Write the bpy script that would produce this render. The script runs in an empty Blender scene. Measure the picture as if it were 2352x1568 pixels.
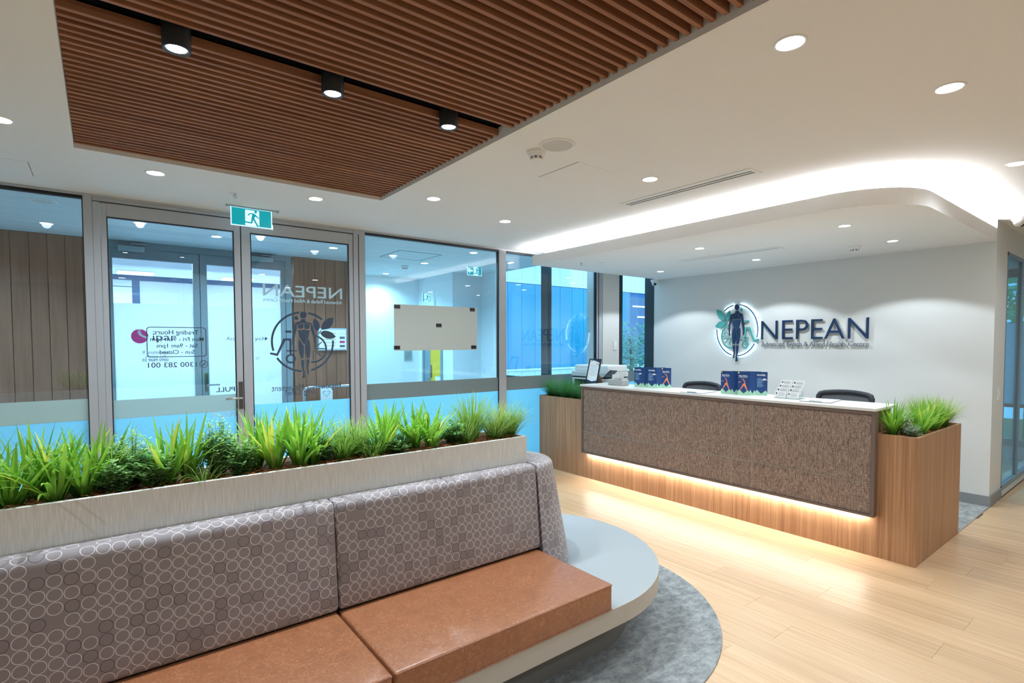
import bpy, bmesh, math, random
from mathutils import Vector, Matrix
random.seed(7)
R = math.radians
SC = bpy.context.scene
COL = SC.collection

# ------------------------------------------------------------------ camera
F_PX, CX, CY, EYE = 1216.05, 1176.0, 834.26, 1.565
YAW, PITCH, ROLL = R(37.7308), R(-2.169), R(-0.1769)
fwd = Vector((math.sin(YAW) * math.cos(PITCH), math.cos(YAW) * math.cos(PITCH), math.sin(PITCH)))
r0 = Vector((math.cos(YAW), -math.sin(YAW), 0)); u0 = r0.cross(fwd)
rgt = r0 * math.cos(ROLL) + u0 * math.sin(ROLL)
upv = u0 * math.cos(ROLL) - r0 * math.sin(ROLL)
cd = bpy.data.cameras.new('camera'); cam = bpy.data.objects.new('camera', cd); COL.objects.link(cam)
cam.matrix_world = Matrix(((rgt.x, upv.x, -fwd.x, 0), (rgt.y, upv.y, -fwd.y, 0), (rgt.z, upv.z, -fwd.z, EYE), (0, 0, 0, 1)))
cd.sensor_fit = 'HORIZONTAL'; cd.sensor_width = 36.0; cd.lens = 36.0 * F_PX / 2352
cd.shift_x = (1176.0 - CX) / 2352; cd.shift_y = (CY - 784.0) / 2352
cd.clip_start = 0.05; cd.clip_end = 200
SC.camera = cam

def at(x, y, axis, v):
    "photo pixel -> point on the plane axis = v"
    d = fwd + rgt * ((x - CX) / F_PX) - upv * ((y - CY) / F_PX)
    o = Vector((0, 0, EYE)); i = 'xyz'.index(axis)
    return o + d * ((v - o[i]) / d[i])

# ------------------------------------------------------------------ world, exposure
w = bpy.data.worlds.new('sky'); SC.world = w; w.use_nodes = True
bg = w.node_tree.nodes['Background']
bg.inputs['Color'].default_value = (0.44, 0.77, 1.0, 1); bg.inputs['Strength'].default_value = 2.2
SC.view_settings.view_transform = 'Standard'; SC.view_settings.look = 'None'
SC.view_settings.exposure = 0.55; SC.view_settings.gamma = 1.0; SC.view_settings.use_curve_mapping = False
SC.cycles.max_bounces = 10; SC.cycles.diffuse_bounces = 5; SC.cycles.glossy_bounces = 4
SC.cycles.transmission_bounces = 6; SC.cycles.transparent_max_bounces = 16
SC.cycles.caustics_reflective = False; SC.cycles.caustics_refractive = False
SC.cycles.sample_clamp_indirect = 4.0

# light levels (watts)
P_DOWN, P_SOFFIT, P_SPOT, P_LOBBY, P_OFFICE = 34.0, 36.0, 64.0, 112.0, 42.0
E_COVE, E_DESK, E_HALO = 185.0, 66.0, 18.0
WARM = (0.95, 0.96, 1.0); NEUT = (0.80, 0.91, 1.0); COOL = (0.42, 0.79, 1.0)

ZC, ZS = 2.703, 2.506          # ceiling and soffit heights
YG = 5.15                      # face of the glazed entrance wall
XW = 6.62                      # reception wall
YE = 1.165                     # end of the reception wall, corridor side

# ------------------------------------------------------------------ materials
def new_mat(name):
    m = bpy.data.materials.new(name); m.use_nodes = True
    return m, m.node_tree, m.node_tree.nodes, m.node_tree.links, m.node_tree.nodes['Principled BSDF']

def srgb(r, g, b):
    f = lambda c: ((c / 255 + 0.055) / 1.055) ** 2.4 if c > 10 else c / 255 / 12.92
    return (f(r), f(g), f(b), 1)

MATS = {}
def plain(name, col, rough=0.6, metal=0.0, spec=0.5, coat=0.0, noise=0.0, nscale=60, emit=None, es=0.0):
    if name in MATS: return MATS[name]
    m, nt, N, L, p = new_mat(name)
    p.inputs['Base Color'].default_value = col; p.inputs['Roughness'].default_value = rough
    p.inputs['Metallic'].default_value = metal; p.inputs['Specular IOR Level'].default_value = spec
    p.inputs['Coat Weight'].default_value = coat
    if noise:
        tc = N.new('ShaderNodeTexCoord'); nz = N.new('ShaderNodeTexNoise'); nz.inputs['Scale'].default_value = nscale
        L.new(tc.outputs['Object'], nz.inputs['Vector'])
        mx = N.new('ShaderNodeMix'); mx.data_type = 'RGBA'
        mx.inputs[6].default_value = tuple(c * (1 - noise) for c in col[:3]) + (1,)
        mx.inputs[7].default_value = tuple(min(1, c * (1 + noise)) for c in col[:3]) + (1,)
        L.new(nz.outputs['Fac'], mx.inputs[0]); L.new(mx.outputs[2], p.inputs['Base Color'])
    if emit:
        p.inputs['Emission Color'].default_value = emit; p.inputs['Emission Strength'].default_value = es
    MATS[name] = m
    return m

def emitter(name, col, s):
    if name in MATS: return MATS[name]
    m = bpy.data.materials.new(name); m.use_nodes = True; nt = m.node_tree; nt.nodes.clear()
    e = nt.nodes.new('ShaderNodeEmission'); o = nt.nodes.new('ShaderNodeOutputMaterial')
    e.inputs['Color'].default_value = tuple(col[:3]) + (1,); e.inputs['Strength'].default_value = s
    nt.links.new(e.outputs[0], o.inputs[0]); MATS[name] = m
    return m

class G:
    "tiny math-node builder"
    def __init__(s, nt): s.nt = nt
    def m(s, op, a, b=None, c=None):
        n = s.nt.nodes.new('ShaderNodeMath'); n.operation = op
        for i, v in enumerate((a, b, c)):
            if v is None: continue
            if isinstance(v, (int, float)): n.inputs[i].default_value = v
            else: s.nt.links.new(v, n.inputs[i])
        return n.outputs[0]
    def mix(s, f, a, b):
        n = s.nt.nodes.new('ShaderNodeMix'); n.data_type = 'RGBA'
        for i, v in ((0, f), (6, a), (7, b)):
            if isinstance(v, tuple): n.inputs[i].default_value = v
            elif isinstance(v, (int, float)): n.inputs[i].default_value = v
            else: s.nt.links.new(v, n.inputs[i])
        return n.outputs[2]
    def noise(s, vec, scale=(1, 1, 1), sc=1.0, detail=2.0, rough=0.5, dist=0.0):
        mp = s.nt.nodes.new('ShaderNodeMapping'); mp.inputs['Scale'].default_value = scale
        s.nt.links.new(vec, mp.inputs['Vector'])
        n = s.nt.nodes.new('ShaderNodeTexNoise'); n.inputs['Scale'].default_value = sc
        n.inputs['Detail'].default_value = detail; n.inputs['Roughness'].default_value = rough
        n.inputs['Distortion'].default_value = dist
        s.nt.links.new(mp.outputs[0], n.inputs['Vector'])
        return n.outputs['Fac']
    def ramp(s, f, lo, hi):
        n = s.nt.nodes.new('ShaderNodeMapRange'); n.inputs[1].default_value = lo; n.inputs[2].default_value = hi
        s.nt.links.new(f, n.inputs[0]); return n.outputs[0]
    def bump(s, h, p, strength=0.2, dist=0.002):
        n = s.nt.nodes.new('ShaderNodeBump'); n.inputs['Strength'].default_value = strength; n.inputs['Distance'].default_value = dist
        s.nt.links.new(h, n.inputs['Height']); s.nt.links.new(n.outputs[0], p.inputs['Normal'])

def pos(nt):
    return nt.nodes.new('ShaderNodeNewGeometry').outputs['Position']
def obj_co(nt):
    return nt.nodes.new('ShaderNodeTexCoord').outputs['Object']
def obj_rand(nt):
    return nt.nodes.new('ShaderNodeObjectInfo').outputs['Random']

def wood(name, c1, c2, axis, rough=0.45, fine=1.0, vary=0.12, spec=0.4):
    "straight-grained timber or laminate, grain along the axis"
    m, nt, N, L, p = new_mat(name); g = G(nt)
    P = pos(nt)
    rn = obj_rand(nt)
    off = N.new('ShaderNodeVectorMath'); off.operation = 'ADD'
    cmb = N.new('ShaderNodeCombineXYZ'); sh = g.m('MULTIPLY', rn, 37.0)
    for i in range(3): L.new(sh, cmb.inputs[i])
    L.new(P, off.inputs[0]); L.new(cmb.outputs[0], off.inputs[1]); P = off.outputs[0]
    s = [22.0 * fine] * 3; s['xyz'.index(axis)] = 0.9
    s2 = [120.0 * fine] * 3; s2['xyz'.index(axis)] = 3.0
    a = g.noise(P, tuple(s), 1.0, 4, 0.6, 0.4); b = g.noise(P, tuple(s2), 1.0, 2, 0.5)
    f = g.m('ADD', g.m('MULTIPLY', a, 0.7), g.m('MULTIPLY', b, 0.3))
    f = g.ramp(f, 0.33, 0.68)
    col = g.mix(f, c1, c2)
    hv = N.new('ShaderNodeHueSaturation'); L.new(col, hv.inputs['Color'])
    L.new(g.m('ADD', g.m('MULTIPLY', rn, vary), 1 - vary / 2), hv.inputs['Value'])
    L.new(hv.outputs[0], p.inputs['Base Color'])
    p.inputs['Roughness'].default_value = rough; p.inputs['Specular IOR Level'].default_value = spec
    g.bump(b, p, 0.05, 0.001)
    MATS[name] = m
    return m

WOODFLOOR = wood('oak_floor', srgb(190, 154, 116), srgb(219, 187, 149), 'y', 0.34, 1.7, 0.13, 0.5)
WOODDESK = wood('oak_laminate', srgb(146, 104, 74), srgb(196, 154, 116), 'z', 0.45, 2.0, 0.0, 0.35)
WOODSLAT = wood('slat_timber', srgb(130, 84, 58), srgb(178, 126, 94), 'x', 0.55, 1.2, 0.12, 0.3)
WOODLOB = wood('lobby_timber', srgb(128, 82, 62), srgb(160, 106, 82), 'z', 0.5, 0.9, 0.1, 0.3)

def glass(name, tint, f0=0.075):
    m = bpy.data.materials.new(name); m.use_nodes = True; nt = m.node_tree; nt.nodes.clear(); L = nt.links
    o = nt.nodes.new('ShaderNodeOutputMaterial'); mx = nt.nodes.new('ShaderNodeMixShader')
    t = nt.nodes.new('ShaderNodeBsdfTransparent'); t.inputs['Color'].default_value = tint
    gl = nt.nodes.new('ShaderNodeBsdfGlossy'); gl.inputs['Roughness'].default_value = 0.0
    g = G(nt); ge = nt.nodes.new('ShaderNodeNewGeometry'); vm = nt.nodes.new('ShaderNodeVectorMath'); vm.operation = 'DOT_PRODUCT'
    L.new(ge.outputs['Incoming'], vm.inputs[0]); L.new(ge.outputs['Normal'], vm.inputs[1])
    sch = g.m('ADD', f0, g.m('MULTIPLY', 1.0 - f0, g.m('POWER', g.m('SUBTRACT', 1.0, g.m('ABSOLUTE', vm.outputs['Value'])), 5.0)))
    L.new(sch, mx.inputs[0]); L.new(t.outputs[0], mx.inputs[1]); L.new(gl.outputs[0], mx.inputs[2]); L.new(mx.outputs[0], o.inputs[0])
    MATS[name] = m
    return m
GLASS = glass('tinted_glass', (0.90, 0.97, 1.0, 1))
GLASSB = glass('blue_glass', (0.66, 0.90, 0.98, 1))
ACRYL = glass('clear_acrylic', (0.96, 0.98, 0.98, 1), 0.04)

def film(name, col, transl, see=0.0, patt=False):
    "vinyl film on glass: part diffuse, part translucent, part clear"
    m = bpy.data.materials.new(name); m.use_nodes = True; nt = m.node_tree; nt.nodes.clear(); L = nt.links
    o = nt.nodes.new('ShaderNodeOutputMaterial')
    d = nt.nodes.new('ShaderNodeBsdfDiffuse'); d.inputs[0].default_value = col
    t = nt.nodes.new('ShaderNodeBsdfTranslucent'); t.inputs[0].default_value = col
    mx = nt.nodes.new('ShaderNodeMixShader'); mx.inputs[0].default_value = transl
    L.new(d.outputs[0], mx.inputs[1]); L.new(t.outputs[0], mx.inputs[2])
    c = nt.nodes.new('ShaderNodeBsdfTransparent'); mx2 = nt.nodes.new('ShaderNodeMixShader'); mx2.inputs[0].default_value = see
    L.new(mx.outputs[0], mx2.inputs[1]); L.new(c.outputs[0], mx2.inputs[2]); L.new(mx2.outputs[0], o.inputs[0])
    MATS[name] = m
    return m
FROST = film('frosted_film', (0.58, 0.86, 0.94, 1), 0.9)
BANDL = film('lit_film_band', (0.60, 0.74, 0.72, 1), 0.4)  # lit copy of the grey film, downlight brightness put into its colour
BANDF = film('grey_film_band', (0.26, 0.34, 0.36, 1), 0.2)
FROST2 = film('white_film', (0.90, 0.95, 1.0, 1), 0.8)

def fabric_circles():
    m, nt, N, L, p = new_mat('circle_fabric'); g = G(nt)
    uv = N.new('ShaderNodeUVMap').outputs[0]
    sx = N.new('ShaderNodeSeparateXYZ'); L.new(uv, sx.inputs[0])
    u = g.m('DIVIDE', sx.outputs[0], 0.0417); v = g.m('DIVIDE', sx.outputs[1], 0.0425)
    iu = g.m('FLOOR', u)
    v = g.m('ADD', v, g.m('MULTIPLY', iu, 0.075))
    iv = g.m('FLOOR', v)
    fu = g.m('SUBTRACT', g.m('SUBTRACT', u, iu), 0.5); fv = g.m('SUBTRACT', g.m('SUBTRACT', v, iv), 0.5)
    d = g.m('SQRT', g.m('ADD', g.m('MULTIPLY', fu, fu), g.m('MULTIPLY', fv, fv)))
    e = g.m('ABSOLUTE', g.m('SUBTRACT', d, 0.455))
    ring = g.ramp(e, 0.034, 0.016)
    ins = g.ramp(d, 0.46, 0.43)
    ids = N.new('ShaderNodeCombineXYZ'); L.new(iu, ids.inputs[0]); L.new(iv, ids.inputs[1])
    wn = N.new('ShaderNodeTexWhiteNoise'); wn.noise_dimensions = '2D'; L.new(ids.outputs[0], wn.inputs['Vector'])
    rv = wn.outputs['Value']
    dark = g.m('GREATER_THAN', rv, 0.84)
    gone = g.m('LESS_THAN', rv, 0.05)
    base = srgb(134, 126, 128)
    nz = g.noise(uv, (1, 1, 1), 900, 2)
    col = g.mix(g.m('MULTIPLY', nz, 0.5), base, srgb(154, 147, 148))
    col = g.mix(g.m('MULTIPLY', g.m('MULTIPLY', ins, dark), 0.12), col, srgb(106, 96, 96))
    ringc = g.mix(dark, srgb(214, 210, 210), srgb(92, 84, 88))
    col = g.mix(g.m('MULTIPLY', ring, g.m('SUBTRACT', 1.0, gone)), col, ringc)
    L.new(col, p.inputs['Base Color']); p.inputs['Roughness'].default_value = 0.75
    p.inputs['Sheen Weight'].default_value = 0.25; p.inputs['Specular IOR Level'].default_value = 0.35
    g.bump(nz, p, 0.15, 0.001)
    MATS['circle_fabric'] = m
    return m
FABRIC = fabric_circles()

def leather():
    m, nt, N, L, p = new_mat('tan_leather'); g = G(nt); P = pos(nt)
    a = g.noise(P, (1, 1, 1), 14, 4, 0.6, 0.3); b = g.noise(P, (1, 1, 1), 20, 4, 0.6, 1.8)
    vein = g.ramp(g.m('ABSOLUTE', g.m('SUBTRACT', b, 0.5)), 0.014, 0.0)
    col = g.mix(a, srgb(128, 78, 49), srgb(158, 101, 66))
    col = g.mix(g.m('MULTIPLY', vein, 0.5), col, srgb(212, 160, 120))
    L.new(col, p.inputs['Base Color']); p.inputs['Roughness'].default_value = 0.42
    p.inputs['Coat Weight'].default_value = 0.35; p.inputs['Coat Roughness'].default_value = 0.26
    g.bump(g.noise(P, (1, 1, 1), 220, 3), p, 0.12, 0.001)
    MATS['tan_leather'] = m
    return m
LEATHER = leather()

def carpet(name, c1, c2, c3, sc=9):
    m, nt, N, L, p = new_mat(name); g = G(nt); P = pos(nt)
    a = g.noise(P, (1.0, 1.5, 1), sc, 12, 0.82, 0.0); f = g.noise(P, (1, 1, 1), 420, 2)
    col = g.mix(g.ramp(a, 0.41, 0.61), c1, c2)
    col = g.mix(g.m('MULTIPLY', f, 0.55), col, c3)
    L.new(col, p.inputs['Base Color']); p.inputs['Roughness'].default_value = 0.95; p.inputs['Specular IOR Level'].default_value = 0.1
    g.bump(f, p, 0.6, 0.004)
    MATS[name] = m
    return m
CARPET = carpet('grey_carpet', srgb(112, 117, 120), srgb(178, 182, 181), srgb(138, 143, 145), 12)
CARPETB = carpet('carpet_tile', srgb(120, 126, 128), srgb(196, 198, 192), srgb(156, 160, 160), 5)

def weave():
    m, nt, N, L, p = new_mat('woven_panel'); g = G(nt); P = pos(nt)
    a = g.noise(P, (1, 420, 26), 1, 2, 0.6); b = g.noise(P, (1, 60, 420), 1, 2, 0.6)
    f = g.m('MULTIPLY', g.ramp(a, 0.3, 0.7), g.ramp(b, 0.25, 0.75))
    s = N.new('ShaderNodeSeparateXYZ'); L.new(P, s.inputs[0])
    col = g.mix(g.ramp(f, 0.02, 0.5), srgb(84, 70, 62), srgb(182, 160, 146))
    L.new(col, p.inputs['Base Color']); p.inputs['Roughness'].default_value = 0.8; p.inputs['Specular IOR Level'].default_value = 0.2
    g.bump(f, p, 0.4, 0.002)
    MATS['woven_panel'] = m
    return m
WEAVE = weave()

def ribbed(name, c1, c2, scale):
    m, nt, N, L, p = new_mat(name); g = G(nt); P = pos(nt)
    a = g.noise(P, scale, 1, 2, 0.5)
    L.new(g.mix(g.ramp(a, 0.3, 0.7), c1, c2), p.inputs['Base Color']); p.inputs['Roughness'].default_value = 0.6
    MATS[name] = m
    return m
PLANTERM = ribbed('pale_planter', srgb(202, 202, 197), srgb(228, 228, 223), (420, 60, 14))

WALLM = plain('wall_paint', srgb(220, 221, 218), 0.75, noise=0.015, nscale=300)
WALLL = plain('lobby_wall_paint', srgb(226, 234, 238), 0.7)
CEILM = plain('ceiling_paint', srgb(240, 239, 237), 0.85, spec=0.2)
WHITE = plain('white_paint', srgb(236, 236, 234), 0.5)
ALU = plain('silver_aluminium', srgb(178, 184, 191), 0.42, 0.0, noise=0.04, nscale=200)
ALUD = plain('dark_frame', srgb(38, 48, 58), 0.45, 0.2)
BLACK = plain('black_plastic', srgb(22, 23, 26), 0.45)
GASKET = plain('black_gasket', srgb(20, 22, 26), 0.6)
CHROME = plain('chrome', srgb(200, 202, 205), 0.14, 1.0)
GREYT = plain('grey_laminate', srgb(160, 166, 168), 0.38, noise=0.04, nscale=400)
GREYE = plain('grey_laminate_edge', srgb(178, 174, 166), 0.45, noise=0.04, nscale=300)
PLINTH = plain('plinth_grey', srgb(118, 116, 112), 0.6)
SKIRT = plain('grey_skirting', srgb(140, 143, 144), 0.5)
COUNTER = plain('white_counter', srgb(226, 226, 222), 0.35, noise=0.03, nscale=250)
FRAMEB = plain('desk_frame_brown', srgb(112, 96, 88), 0.5)
METALT = plain('metal_trim', srgb(196, 190, 182), 0.3, 0.8)
NAVY = plain('navy_sign', srgb(14, 50, 88), 0.4)
NAVYR = plain('ring_blue', srgb(24, 92, 134), 0.4)
TEAL = plain('teal_sign', srgb(74, 164, 160), 0.45)
GREYTX = plain('grey_lettering', srgb(118, 124, 132), 0.5)
VINYLD = plain('dark_vinyl', srgb(22, 56, 86), 0.6)
VINYLW = film('white_vinyl', (0.86, 0.90, 0.90, 1), 0.35)
PINK = plain('pink_vinyl', srgb(206, 30, 122), 0.5)
MULCH = plain('coir_mulch', srgb(190, 122, 74), 0.9, noise=0.4, nscale=60)
SOIL = plain('dark_soil', srgb(60, 42, 30), 0.95, noise=0.3, nscale=80)
PAPER = plain('white_paper', srgb(240, 240, 240), 0.7)
TEALSIGN = plain('exit_green', srgb(0, 150, 160), 0.4, emit=srgb(0, 150, 165), es=0.55)
EXITW = plain('exit_white', srgb(205, 235, 245), 0.4, emit=srgb(195, 230, 245), es=0.75)

# ------------------------------------------------------------------ mesh helpers
WL = {}                                       # world location of every built object
class MB:
    def __init__(s): s.v = []; s.f = []; s.uv = None; s.sm = False
    def box(s, x0, x1, y0, y1, z0, z1):
        b = len(s.v)
        s.v += [(x, y, z) for z in (z0, z1) for y in (y0, y1) for x in (x0, x1)]
        s.f += [tuple(b + i for i in q) for q in ((0, 2, 3, 1), (4, 5, 7, 6), (0, 1, 5, 4), (2, 6, 7, 3), (0, 4, 6, 2), (1, 3, 7, 5))]
        return s
    def prism(s, poly, fn, w0, w1):
        "polygon in (u, v), pushed from w0 to w1 through fn(u, v, w)"
        n = len(poly); b = len(s.v)
        s.v += [tuple(fn(u, v, w0)) for u, v in poly] + [tuple(fn(u, v, w1)) for u, v in poly]
        s.f.append(tuple(b + i for i in range(n))[::-1]); s.f.append(tuple(b + n + i for i in range(n)))
        for i in range(n):
            j = (i + 1) % n; s.f.append((b + i, b + j, b + n + j, b + n + i))
        return s
    def tube(s, pts, r, n=10, cap=True):
        b = len(s.v); P = [Vector(p) for p in pts]; k = len(P)
        rr = r if isinstance(r, (list, tuple)) else [r] * k
        a = None
        for i, p in enumerate(P):
            t = (P[min(i + 1, k - 1)] - P[max(i - 1, 0)]).normalized()
            if a is None: a = t.orthogonal().normalized()
            else: a = (a - t * a.dot(t)).normalized()
            c = t.cross(a)
            s.v += [tuple(p + (a * math.cos(2 * math.pi * j / n) + c * math.sin(2 * math.pi * j / n)) * rr[i]) for j in range(n)]
        for i in range(k - 1):
            for j in range(n):
                q = (j + 1) % n; s.f.append((b + i * n + j, b + i * n + q, b + (i + 1) * n + q, b + (i + 1) * n + j))
        if cap:
            s.f.append(tuple(b + j for j in range(n))[::-1]); s.f.append(tuple(b + (k - 1) * n + j for j in range(n)))
        s.sm = True
        return s
    def lathe(s, prof, c=(0, 0, 0), n=32, a0=0.0, a1=2 * math.pi, closed=True):
        "profile of (r, z) turned about the vertical through c"
        b = len(s.v); k = len(prof); m = n if closed else n + 1
        for i in range(m):
            a = a0 + (a1 - a0) * i / n
            s.v += [(c[0] + r * math.cos(a), c[1] + r * math.sin(a), c[2] + z) for r, z in prof]
        for i in range(n):
            i2 = (i + 1) % m if closed else i + 1
            for j in range(k - 1):
                s.f.append((b + i * k + j, b + i2 * k + j, b + i2 * k + j + 1, b + i * k + j + 1))
        s.sm = True
        return s
    def build(s, name, mat, parent=None, origin=None, bevel=0.0, seg=2, smooth=None, weld=False):
        if origin is None:
            xs, ys, zs = zip(*s.v)
            origin = Vector(((min(xs) + max(xs)) / 2, (min(ys) + max(ys)) / 2, min(zs)))
        origin = Vector(origin)
        me = bpy.data.meshes.new(name)
        me.from_pydata([tuple(Vector(v) - origin) for v in s.v], [], s.f)
        if s.uv:
            l = me.uv_layers.new(name='UVMap')
            for poly in me.polygons:
                for li in poly.loop_indices: l.data[li].uv = s.uv[me.loops[li].vertex_index]
        bm = bmesh.new(); bm.from_mesh(me)
        if weld: bmesh.ops.remove_doubles(bm, verts=bm.verts, dist=1e-5)
        bmesh.ops.recalc_face_normals(bm, faces=bm.faces)
        if bevel:
            bmesh.ops.bevel(bm, geom=[e for e in bm.edges if len(e.link_faces) == 2 and e.calc_face_angle(0) > 0.6], offset=bevel, segments=seg, profile=0.5, affect='EDGES')
        bm.to_mesh(me); bm.free()
        if s.sm if smooth is None else smooth:
            for p in me.polygons: p.use_smooth = True
            try: me.set_sharp_from_angle(angle=R(40))
            except Exception: pass
        me.materials.append(mat)
        return link(name, me, parent, origin)

def link(name, me, parent, origin):
    o = bpy.data.objects.new(name, me); COL.objects.link(o); origin = Vector(origin)
    WL[o.name] = origin
    if parent: o.parent = parent; o.location = origin - WL[parent.name]
    else: o.location = origin
    return o
def bx(name, mat, b, parent=None, bevel=0.0, seg=2, origin=None):
    return MB().box(*b).build(name, mat, parent, origin, bevel, seg)
def tag(o, label, cat, group=None):
    o['label'] = label; o['category'] = cat
    if group: o['group'] = group
    return o
def struct(o, label=None):
    o['kind'] = 'structure'
    if label: o['label'] = label
    return o
def thing(name, loc, label, cat, group=None):
    return tag(link(name, None, None, loc), label, cat, group)
def sthing(name, loc, label=None):
    return struct(link(name, None, None, loc), label)
def children(o): return [c for c in bpy.data.objects if c.parent == o]
def copy_tree(o, loc, kids=None, parent=None):
    c = o.copy(); COL.objects.link(c)
    if parent: c.parent = parent; WL[c.name] = WL[parent.name] + o.location
    else: c.location = loc; WL[c.name] = Vector(loc)
    for k in children(o): copy_tree(k, None, None, c)
    return c
def lamp(name, kind, loc, power, col, parent, **kw):
    l = bpy.data.lights.new(name, kind); l.energy = power; l.color = col
    for k, v in kw.items(): setattr(l, k, v)
    o = bpy.data.objects.new(name, l); COL.objects.link(o); o.parent = parent; o.location = Vector(loc) - WL[parent.name]
    return o
def text_mesh(name, s, size, depth, mat, fn, parent, align='LEFT', width=None, bold=0.0, sx=1.0, split=False):
    "lettering; fn(u, v, w) places it, u along the line, v up, w out of the surface"
    c = bpy.data.curves.new(name, 'FONT'); c.body = s; c.size = size; c.extrude = depth / 2; c.align_x = align; c.offset = bold
    c.resolution_u = 3
    t = bpy.data.objects.new(name, c); COL.objects.link(t)
    me = bpy.data.meshes.new_from_object(t.evaluated_get(bpy.context.evaluated_depsgraph_get()))
    bpy.data.objects.remove(t); bpy.data.curves.remove(c)
    us = [v.co.x for v in me.vertices]
    k = (width / (max(us) - min(us)) if width else 1.0) * sx
    u_0 = min(us) if width else 0.0
    pts = [Vector(fn((v.co.x - u_0) * k, v.co.y, v.co.z + depth / 2)) for v in me.vertices]
    org = sum(pts, Vector()) / len(pts)
    for v, q in zip(me.vertices, pts): v.co = q - org
    bm = bmesh.new(); bm.from_mesh(me); bmesh.ops.recalc_face_normals(bm, faces=bm.faces); bm.to_mesh(me); bm.free()
    me.materials.clear(); me.materials.append(mat)
    if not split: return link(name, me, parent, org)
    # one object for each letter
    n = len(me.vertices); root = list(range(n))
    def find(i):
        while root[i] != i: root[i] = root[root[i]]; i = root[i]
        return i
    for e in me.edges:
        a, b = find(e.vertices[0]), find(e.vertices[1])
        if a != b: root[a] = b
    isl = {}
    for p in me.polygons: isl.setdefault(find(p.vertices[0]), []).append(tuple(p.vertices))
    for fs in isl.values():
        m_ = MB(); ix = {}
        for f in fs:
            for i in f:
                if i not in ix: ix[i] = len(m_.v); m_.v.append(tuple(me.vertices[i].co + org))
            m_.f.append(tuple(ix[i] for i in f))
        m_.build(name, mat, parent)
    bpy.data.meshes.remove(me)

# ================================================================== the setting
X0, X1, Y0 = -3.2, 9.6, -2.6
# ---- floor: slab, planks one by one
floor = struct(bx('floor', plain('subfloor', srgb(150, 120, 92), 0.7), (X0, X1, Y0, YG, -0.12, -0.012)))
PW, PL, GAP = 0.222, 1.22, 0.0007
plank_cache = {}
def plank(x, y0, y1):
    k = round(y1 - y0, 3)
    if k not in plank_cache:
        o = bx('plank', WOODFLOOR, (-PW / 2 + GAP / 2, PW / 2 - GAP / 2, -k / 2 + GAP / 2, k / 2 - GAP / 2, -0.012, 0.0), floor, bevel=0.0004, seg=1, origin=(0, 0, 0))
        plank_cache[k] = o.data
    else:
        o = link('plank', plank_cache[k], floor, (0, 0, 0))
    o.location = Vector((x, (y0 + y1) / 2, 0)) - WL[floor.name]
joint_y = {-1: 1.60, 0: 1.98, 1: 1.386, 2: 0.73}
rest = MB()
k0 = math.floor((X0 - 3.205) / PW)
for r in range(k0, int((X1 - 3.205) / PW) + 1):
    xa = 3.205 + r * PW; xc = xa + PW / 2
    j = joint_y.get(r, (r * 0.4567 * PL) % PL)
    lim = YG if xa < 4.35 else YE - 0.012
    y = j - math.ceil((j - Y0) / PL) * PL
    while y < lim:
        a, b = max(y, Y0), min(y + PL, lim)
        if b - a > 0.02:
            if 0.8 < xa < 8.6 and b > -0.5: plank(xc, a, b)
            else: rest.box(xc - PW / 2 + GAP / 2, xc + PW / 2 - GAP / 2, a + GAP / 2, b - GAP / 2, -0.012, 0)
        y += PL
o = rest.build('plank_field', WOODFLOOR, floor); o['kind'] = 'stuff'
struct(bx('floor_carpet', CARPETB, (4.60, XW, YE, YG, -0.012, 0.003)), 'grey mottled carpet tiles behind the reception desk')
bx('floor_edge_strip', METALT, (5.5, XW, YE - 0.012, YE, -0.012, 0.004), floor)
# carpet inset round the bench end
c_mb = MB(); pts = []
for i in range(49):
    a = -math.pi / 2 + math.pi * i / 48; pts.append((1.98 + 1.094 * math.cos(a), 2.423 + 1.094 * math.sin(a)))
for i in range(49):
    a = math.pi / 2 + math.pi * i / 48; pts.append((-1.6 + 1.094 * math.cos(a), 2.423 + 1.094 * math.sin(a)))
c_mb.prism(pts, lambda u, v, w: (u, v, w), 0.0005, 0.006)
struct(c_mb.build('floor_carpet_inset', CARPET), 'grey mottled carpet with rounded end let into the timber floor')

# ---- ceiling with the slatted recess
RX0, RX1, RY0, RY1 = -0.10, 1.787, 0.2, 4.0
mb = MB()
CT = ZC + 0.10
mb.box(X0, RX0, Y0, YG + 0.05, ZC, CT); mb.box(RX1, X1, Y0, YG + 0.05, ZC, CT)
mb.box(RX0, RX1, Y0, RY0, ZC, CT); mb.box(RX0, RX1, RY1, YG + 0.05, ZC, CT)
ceil = struct(mb.build('ceiling', CEILM))
slc = sthing('ceiling_slats', ((RX0 + RX1) / 2, (RY0 + RY1) / 2, ZC + 0.025), 'brown timber slat ceiling panel recessed into the plasterboard')
bx('backing', plain('slat_backing', srgb(70, 42, 28), 0.8), (RX0, RX1, 2.435, RY1, ZC + 0.066, ZC + 0.072), slc)
bx('backing', MATS['slat_backing'], (RX0, RX1, RY0, 2.303, ZC + 0.066, ZC + 0.072), slc)
MB().box(RX0, RX1, 2.295, 2.303, ZC + 0.072, ZC + 0.24).box(RX0, RX1, 2.435, 2.445, ZC + 0.067, ZC + 0.24).box(RX0, RX1, 2.315, 2.435, ZC + 0.22, ZC + 0.24).box(RX0 - 0.01, RX0, 2.305, 2.445, ZC + 0.07, ZC + 0.24).box(RX1, RX1 + 0.01, 2.305, 2.445, ZC + 0.07, ZC + 0.24).build('light_slot', BLACK, slc)
SP, SWD, SZ = 0.0517, 0.019, ZC + 0.025
s0 = bx('slat', WOODSLAT, (RX0 + 0.002, RX1 - 0.002, -SWD / 2, SWD / 2, 0, 0.037), slc, bevel=0.001, seg=1, origin=(0, 0, 0))
first = True
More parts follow.
